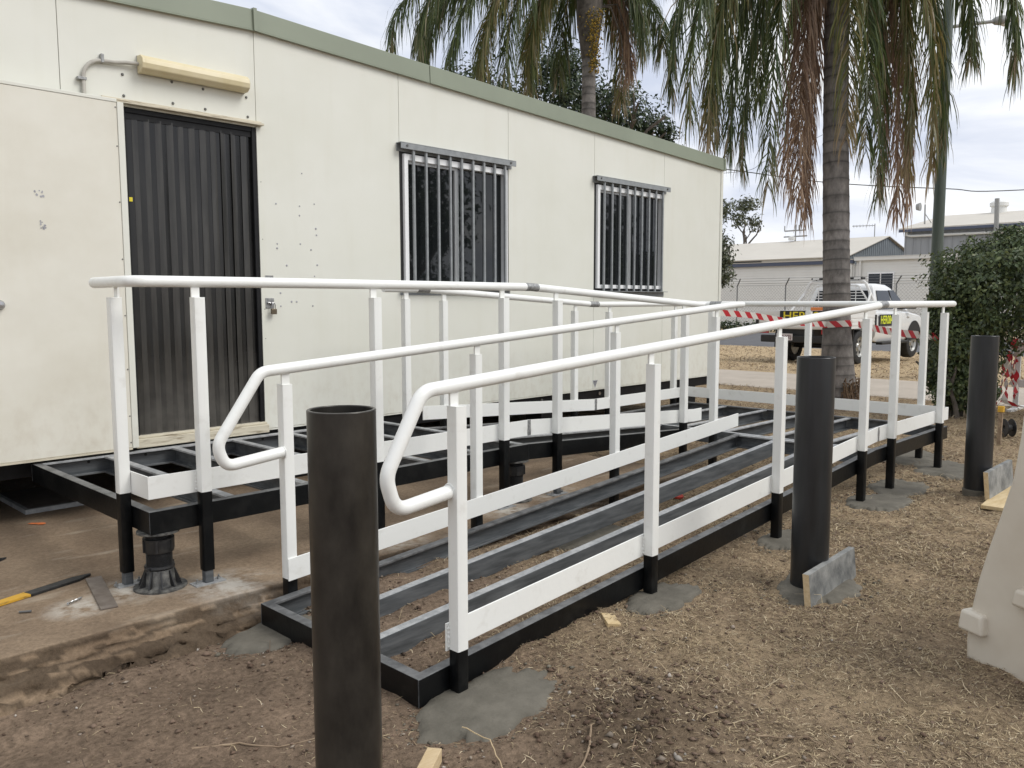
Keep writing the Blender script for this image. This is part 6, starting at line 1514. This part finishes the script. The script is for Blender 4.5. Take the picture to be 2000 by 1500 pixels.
mb = MB(); ribbed(mb, (60.1, 20.2, 0), (75.3, 20.2, 0), GB - 0.1, lambda t: gtop(min(max(t + 0.1, 0), 15.3)), (0, -1, 0)); 
mb.v = mb.v; mb.build('gable_wall', M['shedblue'], sh1, recalc=False)
mb = MB(); mb.add([(60.1, 20.19, 4.5), (75.3, 20.19, 4.5), (67.65, 20.19, 6.36)], [(0, 1, 2)]); mb.build('gable_infill', M['shedblue'], sh1, recalc=False)
mb = MB(); mb.box(60.0, 60.05, 20.25, 48, GB - 0.1, 4.50); mb.build('front_wall', M['pvcw'], sh1)
mb = MB(); mb.hexa([(59.6, 20.0, 4.50), (67.65, 20.0, 6.40), (67.65, 48, 6.40), (59.6, 48, 4.50)], [(59.6, 20.0, 4.56), (67.65, 20.0, 6.46), (67.65, 48, 6.46), (59.6, 48, 4.56)]); mb.build('roof', M['roofcream'], sh1)
mb = MB(); mb.hexa([(67.66, 20.0, 6.40), (75.7, 20.0, 4.50), (75.7, 48, 4.50), (67.66, 48, 6.40)], [(67.66, 20.0, 6.46), (75.7, 20.0, 4.56), (75.7, 48, 4.56), (67.66, 48, 6.46)]); mb.build('rear_roof', M['roofcream'], sh1)
mb = MB(); mb.box(59.85, 59.98, 27.0, 40, 3.7, 4.42); mb.build('eave_shade', M['darkgap'], sh1)  # dark box painting in the shadow band below the shed eave
sh2 = empty('tall_shed', (60, 5, GB), 'tall grey ribbed shed with a cream roof above the hedge', 'building')
mb = MB(); ribbed(mb, (60, 16.2, 0), (60, -25, 0), GB - 0.1, 6.15, (-1, 0, 0), 0.5); mb.build('front_wall', M['shedgrey'], sh2, recalc=False)
mb = MB(); mb.add([(60, 16.2, GB), (76.8, 16.2, GB), (76.8, 16.2, 6.1), (68.4, 16.2, 7.7), (60, 16.2, 6.1)], [(0, 1, 2, 3, 4)]); mb.build('end_wall', M['shedgrey'], sh2)
mb = MB(); mb.hexa([(59.5, 16.45, 6.24), (68.4, 16.45, 7.76), (68.4, -25, 7.76), (59.5, -25, 6.24)], [(59.5, 16.45, 6.31), (68.4, 16.45, 7.83), (68.4, -25, 7.83), (59.5, -25, 6.31)]); rf = mb.build('roof', M['roofcream'], sh2)
mb = MB(); mb.box(59.5, 59.62, -25, 16.45, 6.05, 6.235); mb.build('gutter', M['navy'], sh2)
mb = MB(); mb.tube([(59.8, 16.0, 6.2), (59.8, 16.0, 5.85), (59.8, 15.7, 5.78), (59.8, 9, 5.72)], 0.09, 8); mb.build('drain_pipe', M['pvcw'], sh2, smooth=True)
mb = MB(); mb.lathe([(0.55, 0), (0.5, 0.5), (0.62, 0.55), (0.62, 0.8), (0.4, 0.95), (0, 0.95)], (68.0, 12.4, 7.65), 20, cap=False); mb.build('roof_vent', M['pvcw'], rf, smooth=True)
mb = MB(); mb.tube([(59.3, 10.3, 5.5), (59.3, 10.35, 7.85)], 0.14, 10); mb.build('flue', M['greylamp'], sh2, smooth=True)
fl_ = MB(); fl_.tube([(62, 15.57, 6.6), (62, 15.6, 8.1)], 0.05, 6); fl_.tube([(62, 15.6, 7.5), (62.6, 15.3, 6.8)], 0.03, 6); fl_.lathe([(0.0, -0.1), (0.3, -0.1), (0.22, 0.15), (0, 0.2)], (61.8, 15.95, 7.95), 14, axis='y', cap=False); fl_.build('roof_siren', M['greylamp'], sh2)
an = empty('roof_antenna', (67.65, 27.9, 6.45), 'grey pronged antenna on the ridge of the gabled shed', 'antenna')
mb = MB(); mb.tube([(67.65, 27.9, 6.4), (67.65, 27.9, 7.85)], 0.06, 6); mb.build('mast', M['greylamp'], an)
for z, a, b_ in ((7.35, 27.0, 28.9), (6.85, 26.85, 28.95)):
    mb = MB(); mb.tube([(67.65, a, z), (67.65, b_, z)], 0.06, 6)
    if z > 7: [mb.tube([(67.65, q, z), (67.65, q, z + 0.45)], 0.045, 6) for q in (27.0, 27.6, 28.9)]
    mb.build('cross_arm', M['greylamp'], an)
mb = MB(); mb.lathe([(0, 0), (0.28, 0.02), (0.3, 0.3), (0, 0.4)], (67.4, 28.1, 6.5), 12, cap=False); mb.build('whirly_vent', M['pvcw'], an, smooth=True)
tv = empty('tv_aerial', (67.65, 21.2, 6.45), 'thin TV aerial on the shed ridge right of the palm trunk', 'antenna')
mb = MB(); mb.tube([(67.65, 21.2, 6.4), (67.65, 21.2, 7.5)], 0.035, 6); mb.build('mast', M['greylamp'], tv)
mb = MB(); mb.tube([(67.65, 21.2, 7.35), (67.65, 23.0, 7.42)], 0.025, 6)
for k in range(7): mb.tube([(67.4, 21.4 + k * 0.25, 7.36), (67.9, 21.4 + k * 0.25, 7.36)], 0.015, 4); mb.tube([(67.65, 21.4 + k * 0.25, 7.25), (67.65, 21.4 + k * 0.25, 7.5)], 0.012, 4)
mb.build('boom', M['greylamp'], tv)
# chain wire fence
fc = empty('chain_wire_fence', (38, 14, GB), 'chain wire security fence with angled posts before the white building', 'fence')
for k in range(8):
    y = 22.2 - 2.67 * k
    mb = MB(); mb.tube([(38, y, GB - 0.2), (38, y, 2.08), (37.8, y - 0.28, 2.45)], 0.035, 8); mb.build('post', M['fencepost'], fc, smooth=True)
mb = MB()
for z, dy, dx in ((2.1, 0, 0), (1.0, 0, 0), (0.0, 0, 0), (2.2, -0.1, -0.07), (2.32, -0.19, -0.13), (2.44, -0.27, -0.2)): mb.tube([(38 + dx, 23, z), (38 + dx, 3.3, z)], 0.008, 4)
mb.build('strand_wires', M['fencepost'], fc)
V, F = [], []
y = 22.5
while y > 3.4:
    for s in (-1, 1):
        a = len(V); V += [(38, y, GB), (38, y - 0.008, GB), (38, y - s * 2.3 - 0.008, 2.08), (38, y - s * 2.3, 2.08)]; F.append((a, a + 1, a + 2, a + 3))
    y -= 0.16
o = np_mesh('chain_mesh', np.array(V), np.array(F), M['fencepost'], fc); o['kind'] = 'stuff'
# low dark weeds along the fence
leafo = leaf_cloud([(37.2, 20 - 1.6 * k, 0.05, 0.5, 1.0, 0.34 + 0.12 * math.sin(k * 1.7), 1) for k in range(9)], 3200, 0.16, GREEN, 300, 'verge_weeds', None, shell=0.2)
tag(leafo, 'dark low weeds along the foot of the fence', 'weeds', kind='stuff')
# dark trailer far right
trl = empty('parked_trailer', (44, 4.0, GB), 'dark slatted trailer seen past the right side of the hedge', 'trailer')
for k in range(4):
    mb = MB(); mb.box(43.4, 43.45, 1.0, 5.3, 0.25 + 0.22 * k, 0.40 + 0.22 * k); mb.build('slat', M['chassis'], trl)
mb = MB(); mb.box(43.5, 45.4, 1.0, 5.3, 0.2, 1.1); mb.build('load_bed', M['chassis'], trl)
for y in (2.4, 3.4):
    mb = MB(); mb.lathe([(0.0, -0.1), (0.34, -0.1), (0.36, 0.0), (0.34, 0.1), (0, 0.1)], (43.6, y, 0.1), 20, axis='x', cap=False); mb.build('wheel', M['rubber'], trl, smooth=True)
